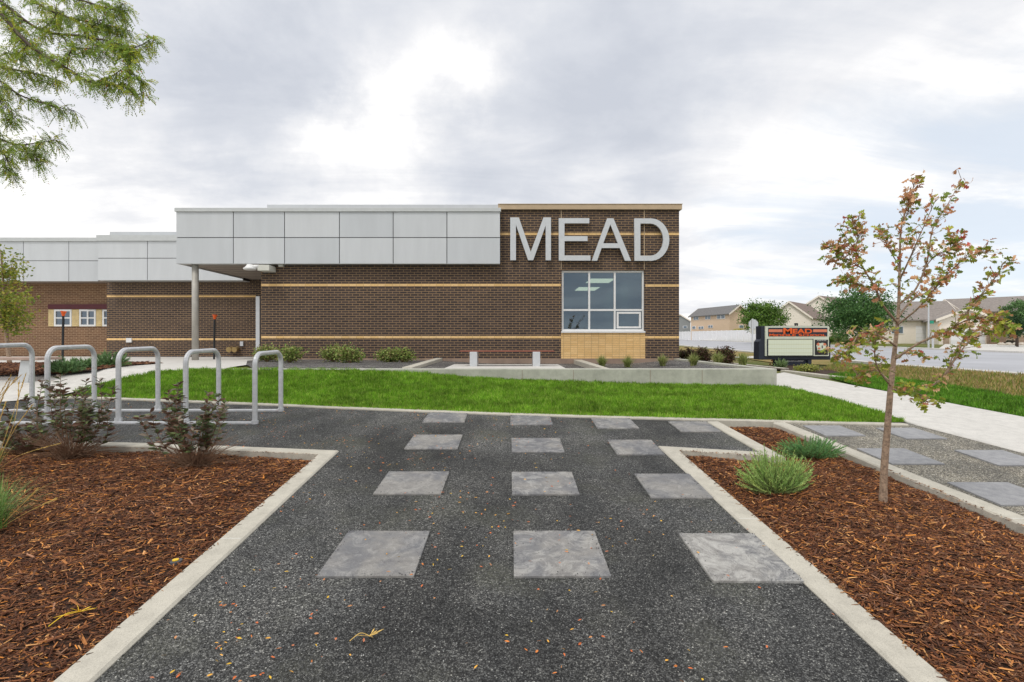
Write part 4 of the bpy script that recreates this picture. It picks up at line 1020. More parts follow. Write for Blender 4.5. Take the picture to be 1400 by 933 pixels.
# ================================================================== HOUSES AND FENCE
def house(name, label, C, Lp, Rd, eave, ridge, roofm, wallm, ridge_along='L', over=.35, windows=(), group='houses across the road'):
    """C nearest corner (x,y); Lp vector along the left face; Rd vector along the right face"""
    C = Vector(C); u = Vector(Lp); v = Vector(Rd); z0 = min(zg(*C), zg(*(C+u+v)))-.3
    r = empty(name, (C.x, C.y, zg(*C)), label, 'house', group)
    P = [C, C+v, C+u+v, C+u]
    mb = MB(); n = 4
    mb.add([(p.x, p.y, z0) for p in P]+[(p.x, p.y, eave) for p in P], [(0,3,2,1),(4,5,6,7)]+[(i, (i+1) % 4, (i+1) % 4+4, i+4) for i in range(4)])
    # gables: ridge runs along u (gables on the v faces) or along v
    if ridge_along == 'L': A, Bv, a, b = u, v, u.normalized(), v.normalized()
    else: A, Bv, a, b = v, u, v.normalized(), u.normalized()
    for base in (C, C+A):
        p0, p1 = base, base+Bv; m = (p0+p1)/2; inward = (a if base == C else -a)*.02
        mb.prism([(p0.x+inward.x*0, p0.y, eave-.001), (p1.x, p1.y, eave-.001), (m.x, m.y, ridge-.06)], (a.x*(.15 if base == C else -.15), a.y*(.15 if base == C else -.15), 0))
    wall_ = mb.build('wall', wallm, r)
    mb = MB(); h = ridge-eave; half = Bv.length/2; drop = over*h/half; t = .14
    s0, s1 = C-a*over, C+A+a*over; mid = Bv/2
    for sgn in (0, 1):
        e0 = (s0-b*over) if sgn == 0 else (s0+Bv+b*over); e1 = (s1-b*over) if sgn == 0 else (s1+Bv+b*over)
        r0, r1 = s0+mid, s1+mid
        q4 = [(e0.x, e0.y, eave-drop), (e1.x, e1.y, eave-drop), (r1.x, r1.y, ridge), (r0.x, r0.y, ridge)]
        mb.prism(q4, (0, 0, t))
    mb.build('roof', roofm, r)
    # fascia boards on the gable ends
    for base in (s0, s1):
        mbf = MB()
        for sgn in (0, 1):
            e = (base-b*over) if sgn == 0 else (base+Bv+b*over); m = base+mid; oo = (-a if base == s0 else a)*.04
            mbf.prism([(e.x, e.y, eave-drop-.12), (m.x, m.y, ridge-.12), (m.x, m.y, ridge+.16), (e.x, e.y, eave-drop+.16)], (oo.x, oo.y, 0))
        mbf.build('bargeboard', M['cream_siding'], r)
    for face, t0, t1, za, zb_, kind in windows:
        base, dirv = (C, u) if face == 'L' else (C, v)
        nrm = (v if face == 'L' else u).normalized()*-1
        p0 = base+dirv*t0; p1 = base+dirv*t1; mat = M['vinyl']
        if kind == 'door':
            mb = MB(); mb.prism([(p0.x, p0.y, za), (p1.x, p1.y, za), (p1.x, p1.y, zb_), (p0.x, p0.y, zb_)], (nrm.x*.06, nrm.y*.06, 0)); g = mb.build('garage_door', M['vinyl'], r)
            for k in range(1, 4):
                zz = za+(zb_-za)*k/4; mb = MB(); o_ = nrm*.062; mb.prism([(p0.x+o_.x, p0.y+o_.y, zz-.02), (p1.x+o_.x, p1.y+o_.y, zz-.02), (p1.x+o_.x, p1.y+o_.y, zz+.02), (p0.x+o_.x, p0.y+o_.y, zz+.02)], (nrm.x*.006, nrm.y*.006, 0)); mb.build('panel_joint', M['offwhite'], g)
            continue
        mb = MB(); mb.prism([(p0.x, p0.y, za), (p1.x, p1.y, za), (p1.x, p1.y, zb_), (p0.x, p0.y, zb_)], (nrm.x*.06, nrm.y*.06, 0)); w = mb.build('window', mat, r)
        nn = 2 if (p1-p0).length > 1.2 else 1
        for k in range(nn):
            a0 = p0+(p1-p0)*((k+.10)/nn)+nrm*.064; a1 = p0+(p1-p0)*((k+.90)/nn)+nrm*.064; zz = (zb_-za)*.1
            mb = MB(); mb.prism([(a0.x, a0.y, za+zz), (a1.x, a1.y, za+zz), (a1.x, a1.y, zb_-zz), (a0.x, a0.y, zb_-zz)], (nrm.x*.01, nrm.y*.01, 0)); mb.build('pane', M['glass_blue'], w)
    return r
M['glass_blue'] = simple('far_window', (.12, .17, .22), .15, 0, spec=.8)
def zz(py, d): return Z_(py, d)
# tan two storey house
def Pd(px, d): return Vector((X_(px, d), d))
C0, L0 = Pd(997.5, 90), Pd(944.6, 101); u0 = L0-C0; v0 = Vector((-u0.y, u0.x)).normalized()*-1
if v0.x < 0: v0 = -v0
tw = lambda a, b, z0, z1, f='L': (f, a, b, z0, z1, 'win')
house('tan_house', 'tan two storey house with grey roof behind the white fence', C0, u0, v0*3.9, zz(428.5, 90), zz(418.5, 91), M['roof_grey'], M['tan_siding'], 'L', .4,
      [tw(.10, .30, zz(436.5, 91), zz(430, 91)), tw(.46, .60, zz(437, 94), zz(431, 94)), tw(.78, .92, zz(438, 98), zz(433, 98)), tw(.40, .52, zz(449, 94), zz(445, 94)), tw(.64, .78, zz(450.5, 96), zz(446.5, 96)),
       tw(.86, .96, zz(450.5, 99), zz(446.5, 99)), tw(.5, .75, zz(449.5, 90), zz(445, 90), 'R')])
house('grey_house', 'grey sided house with sloping roof, left behind the white fence', Pd(944, 108), Pd(915, 112)-Pd(944, 108), Vector((1.2, 8)), zz(440, 108), zz(431, 110), M['roof_grey'], M['grey_siding'], 'R', .3,
      [tw(.15, .35, zz(449.5, 108), zz(446, 108))])
kc = Pd(1109, 72); kl = Pd(1051, 74.5)
house('cream_house', 'cream house with brown roof and wide gable right behind the message sign', kc, kl-kc, Vector((6.5, 6.5)), zz(434.5, 72), zz(414, 73.5), M['roof_brown'], M['cream_siding'], 'R', .3)
kc = Pd(1150, 84); kl = Pd(1092, 86)
house('cream_house', 'taller cream gabled house partly hidden behind the dark green street tree', kc, kl-kc, Vector((7, 5)), zz(423, 84), zz(406, 85), M['roof_brown'], M['cream_siding'], 'R', .3)
kc = Pd(1310, 60); kl = Pd(1196, 62)
house('taupe_roof_house', 'low cream house with taupe roof seen through the young oak branches', kc, kl-kc, Vector((3.0, 8)), zz(436, 60), zz(413, 63), M['roof_tan'], M['cream_siding'], 'L', .5,
      [('L', .25, .5, zz(468, 60), zz(446, 60), 'door'), tw(.65, .8, zz(457, 60), zz(446, 60))])
kc = Pd(1362, 54); kl = Pd(1284, 54.5)
hg = house('garage_house', 'cream house with white garage door and stone piers at the driveway', kc, kl-kc, Vector((3.5, 6)), zz(437, 54), zz(423, 54), M['roof_tan'], M['cream_siding'], 'R', .4,
      [('L', .20, .80, zz(472.5, 54), zz(450, 54), 'door')])
for a, b in ((.84, .93), (.08, .17)):
    p0 = kc+(kl-kc)*a; p1 = kc+(kl-kc)*b; mb = MB(); mb.prism([(p0.x, p0.y, zz(473, 54)), (p1.x, p1.y, zz(473, 54)), (p1.x, p1.y, zz(450, 54)), (p0.x, p0.y, zz(450, 54))], (-.0, -.15, 0)); mb.build('stone_pier', M['stonewall'], hg)
kc = Pd(1450, 56); kl = Pd(1322, 64)
house('long_roof_house', 'wide house with long taupe roof at the right photo edge', Pd(1470, 56), Pd(1322, 62)-Pd(1470, 56), Vector((3.5, 9)), zz(424, 58), zz(407, 62), M['roof_tan'], M['stonewall'], 'L', .5,
      [tw(.42, .52, zz(456, 58), zz(440, 58))])
mb = MB(); a = Pd(1354, 53); b = Pd(1376, 53); mb.box(a.x, b.x, 53, 53.12, zg(a.x, 53)-.2, zz(452, 53)); tag(mb.build('wooden_fence', M['woodfence'], bevel=.01), 'short brown wooden fence between garage and stone wall', 'fence')
# white vinyl fence: panels with posts
fpts = [Pd(880, 128), Pd(929, 110), Pd(980, 86), Pd(1025, 71), Pd(1050, 64.5), Pd(1066, 61)]
wfn = empty('white_fence', (*fpts[3], zg(*fpts[3])), 'long white vinyl privacy fence along the far side of the road', 'fence')
mbp = MB()
for i in range(len(fpts)-1):
    a, b = fpts[i], fpts[i+1]; n = max(1, int((b-a).length/2.4)); t = (b-a).normalized(); nr = Vector((-t.y, t.x))
    for k in range(n):
        p, q_ = a+(b-a)*k/n, a+(b-a)*(k+1)/n; z = zg(*p); z2 = zg(*q_)
        mb = MB(); mb.prism([(p.x, p.y, z-.1), (q_.x, q_.y, z2-.1), (q_.x, q_.y, z2+1.75), (p.x, p.y, z+1.75)], (nr.x*.05, nr.y*.05, 0)); mb.build('fence_panel', M['vinyl'], wfn)
        mb = MB(); mb.obox(p-nr*.03, t, .08, nr, .08, z-.1, z+1.78); mb.build('post', M['vinyl'], wfn)
# street lamp / name sign
d = 36.0; px = 1269.6; g = Vector((X_(px, d), d)); zz0 = zg(*g)
sl_ = empty('street_lamp', (g.x, g.y, zz0), 'thin grey street pole behind the young oak with a small green name plate', 'street lamp')
mb = MB(); mb.tube([(g.x, g.y, zz0), (g.x, g.y, Z_(400, d))], [.06, .04], 8); mb.build('pole', M['alu'], sl_)
mb = MB(); mb.box(g.x+.05, g.x+.32, d-.06, d-.045, Z_(443.3, d), Z_(439.3, d)); mb.build('name_plate', M['greensign'], sl_)
mb = MB(); mb.tube([(g.x, g.y, Z_(400, d)), (g.x+.3, g.y, Z_(399, d))], .03, 6); mb.box(g.x+.25, g.x+.7, d-.1, d+.1, Z_(400, d), Z_(398.6, d)); mb.build('lamp_arm', M['alu'], sl_)
g = G(1275.5, 479); mb = MB(); zz1 = zg(*g); mb.box(g[0]-.05, g[0]+.05, g[1]-.04, g[1]+.04, zz1, Z_(455, g[1])); tag(mb.build('sign_post', M['alu'], bevel=.01), 'bare grey metal post at the verge in front of the driveway', 'post')

# ================================================================== VEGETATION
def crown_tree(name, label, px, d, top, bot, wpx, cols, trunk_px=None, nl=7000, leaf=.17, seed=1, group='street trees across the road', cat='tree'):
    rs = np.random.default_rng(seed); x0 = X_(px, d); zt_, zb_ = Z_(top, d), Z_(bot, d); w = wpx/F*d/2; tx = X_(trunk_px or px, d); z0 = zg(tx, d)-.05
    r = empty(name, (tx, d, z0), label, cat, group)
    cz_ = (zt_+zb_)/2; hh = (zt_-zb_)/2; nc = 70
    D_ = rs.normal(0, 1, (nc, 3)); D_ /= np.linalg.norm(D_, axis=1, keepdims=True); R_ = rs.uniform(.25, .88, (nc, 1))**.7
    Cn = np.array([x0, d, cz_])+D_*R_*np.array([w, w*.9, hh]); Cn[:, 2] += (rs.uniform(-.1, .1, nc))*hh
    per = nl//nc; size = rs.uniform(.16, .34, nc)*w
    Pl = np.repeat(Cn, per, 0)+rs.normal(0, 1, (nc*per, 3))*np.repeat(size, per)[:, None]*np.array([.62, .62, .42])
    n = len(Pl); T = rs.normal(0, 1, (n, 3)); T[:, 2] -= .3
    C = pick(cols, n, .25)*np.repeat(rs.uniform(.75, 1.25, nc), per)[:, None]
    m = MB(); zs = zb_+(zt_-zb_)*.35
    m.tube([(tx, d, z0), (tx+.02*w, d, (z0+zs)/2), ((x0+tx)/2, d, zs), (x0, d, cz_+hh*.3)], [w*.065+.03, w*.055+.02, w*.04+.015, .02], 8)
    for k in range(14):
        c = Cn[k*4 % nc]; s = Vector((tx, d, zb_*.6+zs*.4)); e = Vector(c); m.tube([s, s.lerp(e, .5)+Vector((0, 0, .05*w)), e], [w*.03+.01, w*.02+.006, .008], 5)
    m.build('trunk', M['bark_dark'], r, smooth=True)
    stamp('crown', LEAF, LEAF_F, Pl, T, rs.uniform(0, 6.28, n), rs.uniform(.7, 1.3, n)*leaf, rs.uniform(.6, 1.1, n)*leaf*.7, np.clip(C, 0, 1), M['leaf'], r)
    return r
crown_tree('ash_tree', 'bright green round tree in front of the white fence left of the sign', 1043, 58, 412, 456, 60, [(.10, .20, .03), (.14, .26, .04), (.08, .16, .025), (.18, .28, .05)], 1038, 9000, .20, 3)
crown_tree('maple_tree', 'broad dark green tree between the message sign and the young oak', 1174, 46, 393, 462, 96, [(.065, .16, .04), (.09, .20, .055), (.05, .12, .035), (.12, .24, .06)], 1175, 14000, .17, 5)
crown_tree('small_green_tree', 'pale green tree by the houses at the right photo edge', 1392, 44, 409, 462, 44, [(.12, .22, .08), (.09, .18, .06), (.15, .26, .1)], 1390, 6000, .15, 8)
crown_tree('dark_shrub_tree', 'dark green low tree before the stone wall at the right edge', 1385, 41, 433, 462, 30, [(.02, .06, .02), (.03, .08, .03), (.05, .10, .03)], 1391, 4500, .12, 9)
# hedge line and shrubs beyond the road
for i, (px, d, top, bot, w, cols, lab) in enumerate((
    (1147, 52, 452, 470, 26, [(.20, .24, .08), (.15, .20, .06)], 'olive shrub to the right of the message board, across the road'),
    (1080, 78, 440, 452, 30, [(.10, .17, .04), (.2, .22, .06)], 'green bush beside the cream house gable'),
    (1010, 86, 450, 457, 18, [(.55, .45, .03), (.4, .4, .05)], 'yellow flowering bush poking above the white fence'),
    (1128, 50, 461, 471, 22, [(.12, .22, .03), (.16, .26, .04)], 'low bright green hedge across the road'),
    (1165, 50, 463, 472, 30, [(.10, .20, .03), (.15, .25, .04)], 'low green hedge under the dark street tree'),
    (1382, 50, 466, 473, 10, [(.10, .07, .06), (.06, .08, .04)], 'dark round shrub by the pale rocks'))):
    crown_tree('background_shrub', lab, px, d, top, bot, w, cols, None, 1500, .13, 20+i, 'bushes across the road', 'shrub')
for i, px in enumerate((1369, 1379, 1389, 1397)):
    d = 48; x = X_(px, d); z = zg(x, d); mb = MB(); bm = None
    mb.tube([(x, d, z-.05), (x, d, z+.12), (x+.05, d, z+.26), (x+.05, d, z+.32)], [.26, .30, .20, .06], 7)
    tag(mb.build('garden_rock', M['rock']), ('pale garden rock at the stone wall, ' + ('first of four from the driveway', 'second of four from the driveway', 'third of four from the driveway', 'fourth of four from the driveway')[i]), 'rock', 'garden rocks')

# young oak on the right --------------------------------------------------
def spline(pts, n=6):
    out = []; P = [Vector(p) for p in pts]
    for i in range(len(P)-1):
        p0 = P[max(0, i-1)]; p1 = P[i]; p2 = P[i+1]; p3 = P[min(len(P)-1, i+2)]
        for k in range(n):
            t = k/n; out.append(.5*((2*p1)+(p2-p0)*t+(2*p0-5*p1+4*p2-p3)*t*t+(-p0+3*p1-3*p2+p3)*t**3))
    out.append(P[-1]); return out
def oak():
    d0 = 3.9; base = W(1207, 690, d0); zb0 = zR(base.x, base.y)
    r = empty('young_oak', (base.x, base.y, zb0), 'slender young oak with sparse orange brown and green leaves in the mulch bed', 'tree')
    c = lambda x, y, dd=0.0: W(1100+x/3.11, 230+y/3.11, d0+dd)
    m = MB(); trunk = spline([Vector((base.x, base.y, zb0-.04)), W(1209, 640, d0), W(1213, 590, d0), W(1217, 540, d0), W(1222, 490, d0+.02), c(395, 665, .03), c(400, 580, .03), c(405, 400, .05), c(412, 250, .08), c(455, 110, .1), c(470, 55, .1)], 5)
    rad = list(np.interp(np.linspace(0, 1, len(trunk)), [0, .05, .35, .5, .75, 1], [.033, .0275, .0195, .0125, .0075, .0022]))
    m.tube(trunk, rad, 10); tips = []
    br = [
     [c(400, 580, .03), c(470, 520, .1), c(520, 400, .16), c(545, 260, .2), c(600, 170, .24), c(668, 50, .28)],
     [c(395, 660, .02), c(330, 580, -.08), c(300, 510, -.14), c(245, 420, -.2), c(215, 350, -.25), c(152, 262, -.3)],
     [c(395, 668, .02), c(480, 600, -.12), c(550, 520, -.2), c(620, 440, -.28), c(700, 375, -.35), c(760, 360, -.38)],
     [c(388, 812, .0), c(480, 750, -.1), c(570, 710, -.18), c(640, 670, -.25), c(720, 580, -.3), c(800, 480, -.34), c(850, 400, -.36)],
     [c(372, 940, .0), c(450, 952, .12), c(560, 915, .22), c(620, 840, .28), c(680, 740, .34), c(730, 690, .38), c(800, 650, .42)],
     [c(600, 880, .26), c(650, 800, .22), c(700, 740, .2), c(760, 710, .18), c(830, 685, .17)],
     [c(605, 870, .26), c(640, 780, .30), c(700, 700, .33), c(700, 640, .36)],
     [c(368, 930, .0), c(310, 850, -.15), c(298, 760, -.22), c(315, 700, -.26)],
     [c(245, 430, -.2), c(200, 400, -.2), c(150, 370, -.22), c(130, 355, -.22)],
     [c(500, 440, .15), c(560, 370, .08), c(620, 350, .02), c(640, 310, 0)],
     [c(300, 510, -.14), c(240, 500, -.05), c(190, 470, .05), c(160, 480, .1)],
     [c(404, 420, .05), c(350, 330, .15), c(330, 280, .2)],
     [c(403, 480, .05), c(450, 380, -.1), c(480, 310, -.16), c(560, 130, -.2)],
     [c(395, 640, .02), c(460, 560, .25), c(530, 520, .38), c(590, 420, .45)],
     [c(215, 350, -.25), c(225, 300, -.2), c(228, 240, -.2)],
     [c(360, 905, .0), c(300, 860, .15), c(240, 890, .25), c(225, 880, .3)],
     [c(370, 930, 0), c(420, 940, -.2), c(470, 955, -.35), c(510, 975, -.45)],
     [c(392, 700, .0), c(330, 690, .2), c(290, 730, .35)],
     [c(640, 670, -.25), c(720, 640, -.4), c(800, 640, -.5), c(860, 680, -.55)],
     [c(415, 230, .08), c(440, 190, .05), c(440, 130, 0)],
     [c(388, 800, .0), c(440, 790, .2), c(500, 800, .3)],
     [c(388, 760, 0), c(330, 720, -.1), c(250, 700, -.2), c(205, 745, -.25), c(165, 800, -.28), c(125, 800, -.3)],
    ]
    LP, LT = [], []
    def leafalong(pts, start, dens):
        for i in range(int(len(pts)*start), len(pts)-1):
            for _ in range(dens):
                if random.random() < .95:
                    p = pts[i].lerp(pts[i+1], random.random()); t = (pts[i+1]-pts[i]).normalized()
                    k = random.randint(2, 4); dd = Vector((random.gauss(0, 1), random.gauss(0, 1), random.gauss(.1, .8))).normalized()
                    tip = p+(dd*.6+t*.6).normalized()*random.uniform(.015, .10)
                    m.tube([p, tip], [.002, .0012], 4, False)
                    for _ in range(k):
                        q_ = tip+Vector((random.gauss(0, .010), random.gauss(0, .010), random.gauss(0, .010)))
                        LP.append(q_); LT.append((t*.5+Vector((random.gauss(0, 1), random.gauss(0, 1), random.gauss(-.35, .6)))).normalized())
    leafalong(trunk[28:], .1, 2)
    for b in br:
        s = spline(b, 6); L0 = sum((s[i+1]-s[i]).length for i in range(len(s)-1)); r0 = min(.0088, .0024+L0*.007)
        m.tube(s, list(np.linspace(r0, .0018, len(s))), 7); leafalong(s, .24, 2 if L0 > .5 else 3)
    m.build('trunk', M['bark'], r, smooth=True)
    n = len(LP); LPn = np.array([tuple(p) for p in LP]); h = (LPn[:, 2]-1.2)/1.7
    C = np.zeros((n, 3)); u = rng.uniform(0, 1, n); green = u < np.clip(.76-.46*h, .12, .8)
    C[green] = pick([(.32, .38, .05), (.26, .34, .05), (.42, .42, .06), (.20, .28, .05)], green.sum(), .2)
    C[~green] = pick([(.62, .31, .17), (.70, .40, .21), (.54, .25, .13), (.74, .48, .28), (.60, .32, .17), (.66, .37, .19), (.56, .30, .15), (.70, .44, .25), (.56, .28, .14), (.64, .40, .23), (.52, .21, .11), (.6, .35, .2), (.55, .12, .09)], (~green).sum(), .2)
    SL = rng.uniform(.026, .060, n); stamp('crown', LOBED, LOBED_F, LPn, np.array([tuple(t) for t in LT]), rng.uniform(0, 6.28, n), SL, SL*rng.uniform(.55, .95, n), C, M['leaf'], r, SH=SL*rng.uniform(.4, 1.6, n))
oak()

# honey locust, top left --------------------------------------------------
def locust():
    tb = Vector((-6.9, 4.6, zL(-6.9, 4.6))); r = empty('honey_locust', tuple(tb), 'honey locust tree reaching feathery green branches in from the upper left', 'tree')
    c = lambda x, y, d: W(x/3.588, y/3.588, d)
    m = MB(); top = Vector((-6.4, 5.0, 4.4)); tr = spline([tb, tb+Vector((.05, 0, 1.2)), Vector((-6.7, 4.8, 2.9)), top, Vector((-6.2, 5.1, 6.2))], 5)
    m.tube(tr, list(np.linspace(.12, .04, len(tr))), 10)
    S = Vector((-6.65, 4.85, 3.1)); S2 = top
    br = [
     [S, c(-150, -40, 4.6), c(0, 70, 4.5), c(140, 220, 4.4), c(330, 340, 4.3), c(460, 410, 4.25), c(600, 425, 4.2), c(670, 470, 4.2)],
     [S2, c(-120, -60, 4.9), c(0, 10, 4.8), c(200, 150, 4.7), c(400, 180, 4.6), c(560, 210, 4.5), c(650, 240, 4.45), c(755, 185, 4.4)],
     [S2, c(0, -90, 5.1), c(150, 0, 5.0), c(280, 70, 4.9), c(430, 110, 4.85), c(550, 130, 4.8), c(620, 150, 4.8)],
     [S2, c(100, -150, 5.0), c(260, -40, 4.8), c(420, 10, 4.7), c(560, 50, 4.6), c(600, 20, 4.6)],
     [S, c(-120, 280, 4.9), c(0, 330, 4.8), c(100, 350, 4.7), c(200, 370, 4.65), c(290, 400, 4.6)],
     [S, c(-130, 350, 5.2), c(0, 400, 5.1), c(100, 470, 5.0), c(250, 520, 4.9), c(365, 545, 4.9)],
     [S, c(-160, 600, 5.0), c(0, 685, 4.9), c(100, 712, 4.85), c(200, 700, 4.8), c(280, 690, 4.8)],
     [S, c(-150, 700, 4.8), c(0, 745, 4.7), c(40, 800, 4.7), c(55, 860, 4.7)],
     [c(560, 210, 4.5), c(600, 250, 4.45), c(640, 270, 4.4)], [c(330, 340, 4.3), c(350, 250, 4.4), c(430, 240, 4.5), c(530, 260, 4.55)],
     [c(460, 410, 4.25), c(540, 380, 4.2), c(620, 340, 4.2), c(690, 400, 4.2)], [c(200, 150, 4.7), c(260, 100, 4.6), c(280, 60, 4.6)],
     [c(140, 220, 4.4), c(90, 260, 4.5), c(20, 260, 4.6)], [c(0, 10, 4.8), c(60, 130, 4.8), c(180, 240, 4.9), c(250, 290, 4.9)],
     [c(400, 180, 4.6), c(470, 120, 4.7), c(520, 90, 4.75)], [c(100, 712, 4.85), c(150, 760, 4.8), c(220, 800, 4.8)],
     [c(0, 400, 5.1), c(-20, 480, 5.1), c(60, 560, 5.0), c(20, 600, 5.0)],
    ]
    P, T, Cc = [], [], []
    def frond(p, d):
        Ln = random.uniform(.07, .12); g = random.random(); side_ = d.cross(Vector((0, 0, 1)));
        if side_.length < .1: side_ = Vector((1, 0, 0))
        side_.normalize(); nlf = 9; prev = p
        sidn = (side_*math.cos(g*6)+d.cross(side_)*math.sin(g*6)).normalized()
        base = random.choice([(.27, .38, .07), (.34, .43, .08), (.22, .31, .07), (.44, .46, .07), (.22, .28, .10)])
        for k in range(nlf):
            q_ = p+d*Ln*(k+1)/nlf+Vector((0, 0, -.35*Ln*((k+1)/nlf)**2))
            for s in (-1, 1):
                P.append(tuple(q_)); T.append(tuple(sidn*s+d*.5+Vector((0, 0, -.2)))); Cc.append(base if random.random() > .02 else (.5, .2, .05))
    for bi, b in enumerate(br):
        s = spline(b, 8); L0 = sum((s[i+1]-s[i]).length for i in range(len(s)-1))
        m.tube(s, list(np.linspace(.004+L0*.004, .002, len(s))), 6)
        vis0 = .25 if bi < 8 else .1
        for i in range(int(len(s)*vis0), len(s)-1):
            for _ in range(4 if bi in (1, 2, 3, 13) else 3):
                p = s[i].lerp(s[i+1], random.random()); dirv = Vector((random.gauss(.25, .8), random.gauss(0, .8), random.gauss(-.35, .6))).normalized()
                tw_ = random.uniform(.015, .12); e = p+dirv*tw_; m.tube([p, e], [.0022, .0014], 4, False)
                for k in range(random.randint(1, 3)):
                    frond(p.lerp(e, random.uniform(.4, 1)), (dirv*.4+Vector((random.gauss(.1, .7), random.gauss(0, .7), random.gauss(-.4, .5)))).normalized())
    m.build('trunk', M['bark_dark'], r, smooth=True); n = len(P)
    stamp('crown', LEAF, LEAF_F, P, T, rng.uniform(-.6, .6, n), rng.uniform(.014, .023, n), rng.uniform(.006, .010, n), np.array(Cc)*rng.uniform(.8, 1.5, (n, 1)), M['leaf_thin'], r)
locust()

# left yellow green sapling ------------------------------------------------
def sapling():
    d = 12.0; g = (X_(13, d), d); z0 = zg(*g)+.03; r = empty('young_tree', (g[0], g[1], z0), 'thin yellow green sapling behind the steel legged bench at the left edge', 'tree')
    m = MB(); tr = spline([Vector((g[0], d, z0)), W(9, 460, d), W(6, 420, d), W(4, 380, d), W(2, 345, d)], 6); m.tube(tr, list(np.linspace(.05, .01, len(tr))), 8)
    P, T = [], []
    ends = [(42, 412), (30, 395), (38, 440), (-25, 380), (18, 350), (25, 365), (-20, 420), (0, 340), (-35, 400), (15, 432), (30, 425), (-10, 360), (20, 385), (10, 405), (25, 455)]
    for ex, ey in ends:
        i = random.randint(6, len(tr)-6); e = W(ex, ey, d+random.uniform(-.6, .6)); s = spline([tr[i], tr[i].lerp(e, .5)+Vector((0, 0, .05)), e], 6); m.tube(s, list(np.linspace(.014, .004, len(s))), 5)
        for k in range(2, len(s)):
            for _ in range(17):
                P.append(tuple(s[k]+Vector((random.gauss(0, .12), random.gauss(0, .12), random.gauss(0, .09))))); T.append((random.gauss(0, 1), random.gauss(0, 1), random.gauss(-.3, .7)))
    m.build('trunk', M['bark'], r, smooth=True); n = len(P)
    stamp('crown', LEAF, LEAF_F, P, T, rng.uniform(0, 6.28, n), rng.uniform(.05, .09, n), rng.uniform(.03, .05, n), pick([(.30, .33, .04), (.22, .28, .04), (.38, .33, .06), (.16, .22, .04)], n), M['leaf'], r)
sapling()

# dark leaved shrubs in the left bed ----------------------------------------
def weigela(base, H, spread, label, seed, nst=16, lean=(0, 0)):
    rs = random.Random(seed); b = Vector((base[0], base[1], zL(*base))); r = empty('weigela_shrub', tuple(b), label, 'shrub', 'dark leaved shrubs in the left bed')
    m = MB(); P, T, S = [], [], []
    for i in range(nst):
        a = rs.uniform(0, 2*PI); rr = rs.uniform(.35, 1); e = b+Vector((math.cos(a)*spread*rr+lean[0], math.sin(a)*spread*rr*.7+lean[1], H*rs.uniform(.55, 1.0)*(1.1-.25*rr)))
        s0 = b+Vector((math.cos(a)*.04, math.sin(a)*.04, -.01)); mid = s0.lerp(e, .5)+Vector((math.cos(a)*.06+rs.gauss(0, .04), math.sin(a)*.06+rs.gauss(0, .04), -.03)); s = spline([s0, mid, e], 10)
        m.tube(s, list(np.linspace(.005, .0018, len(s))), 5)
        for k in range(10, len(s), 2):
            t = (s[k]-s[k-1]).normalized(); base_a = rs.uniform(0, PI)
            for _ in range(2):
                for sg_ in (0, 1, 2, 3):
                    an = base_a+sg_*PI/2+rs.gauss(0, .4); ref = Vector((math.cos(an), math.sin(an), 0)); dv = (ref+t*rs.uniform(.1, .9)+Vector((0, 0, rs.uniform(-.4, .2)))).normalized()
                    P.append(tuple(s[k]-t*rs.uniform(0, .05))); T.append(tuple(dv)); S.append(rs.uniform(.055, .10)*(1.15-.45*(k/len(s))))
    for i in range(240):   # fine dry twigs round the foot
        a = rs.uniform(0, 2*PI); l = rs.uniform(.08, .42); e = b+Vector((math.cos(a)*l*1.1, math.sin(a)*l*.9, rs.uniform(.03, .30)))
        m.tube([b+Vector((rs.gauss(0, .05), rs.gauss(0, .05), -.01)), b.lerp(e, .6)+Vector((0, 0, .03)), e], [.0028, .002, .001], 4, False)
    m.build('stems', M['twig'], r); n = len(P); S = np.array(S)
    stamp('foliage', LEAF, LEAF_F, P, T, rng.uniform(-.8, .8, n), S, S*rng.uniform(.38, .6, n), pick([(.12, .14, .07), (.18, .10, .07), (.13, .18, .075), (.20, .25, .10), (.14, .08, .06), (.28, .23, .18), (.20, .12, .08)], n, .25), M['leaf'], r)
weigela(G(97, 628), .90, .46, 'dark purplish green shrub with dry twiggy base behind the ornamental grass', 2, 20)
weigela(G(45, 615), .55, .42, 'low dark green shrub at the left edge, under the bike rack legs', 7, 12)
weigela(G(268, 640), .86, .50, 'dark purplish shrub with dry twigs nearest the kerb, before the hoops', 3, 20)
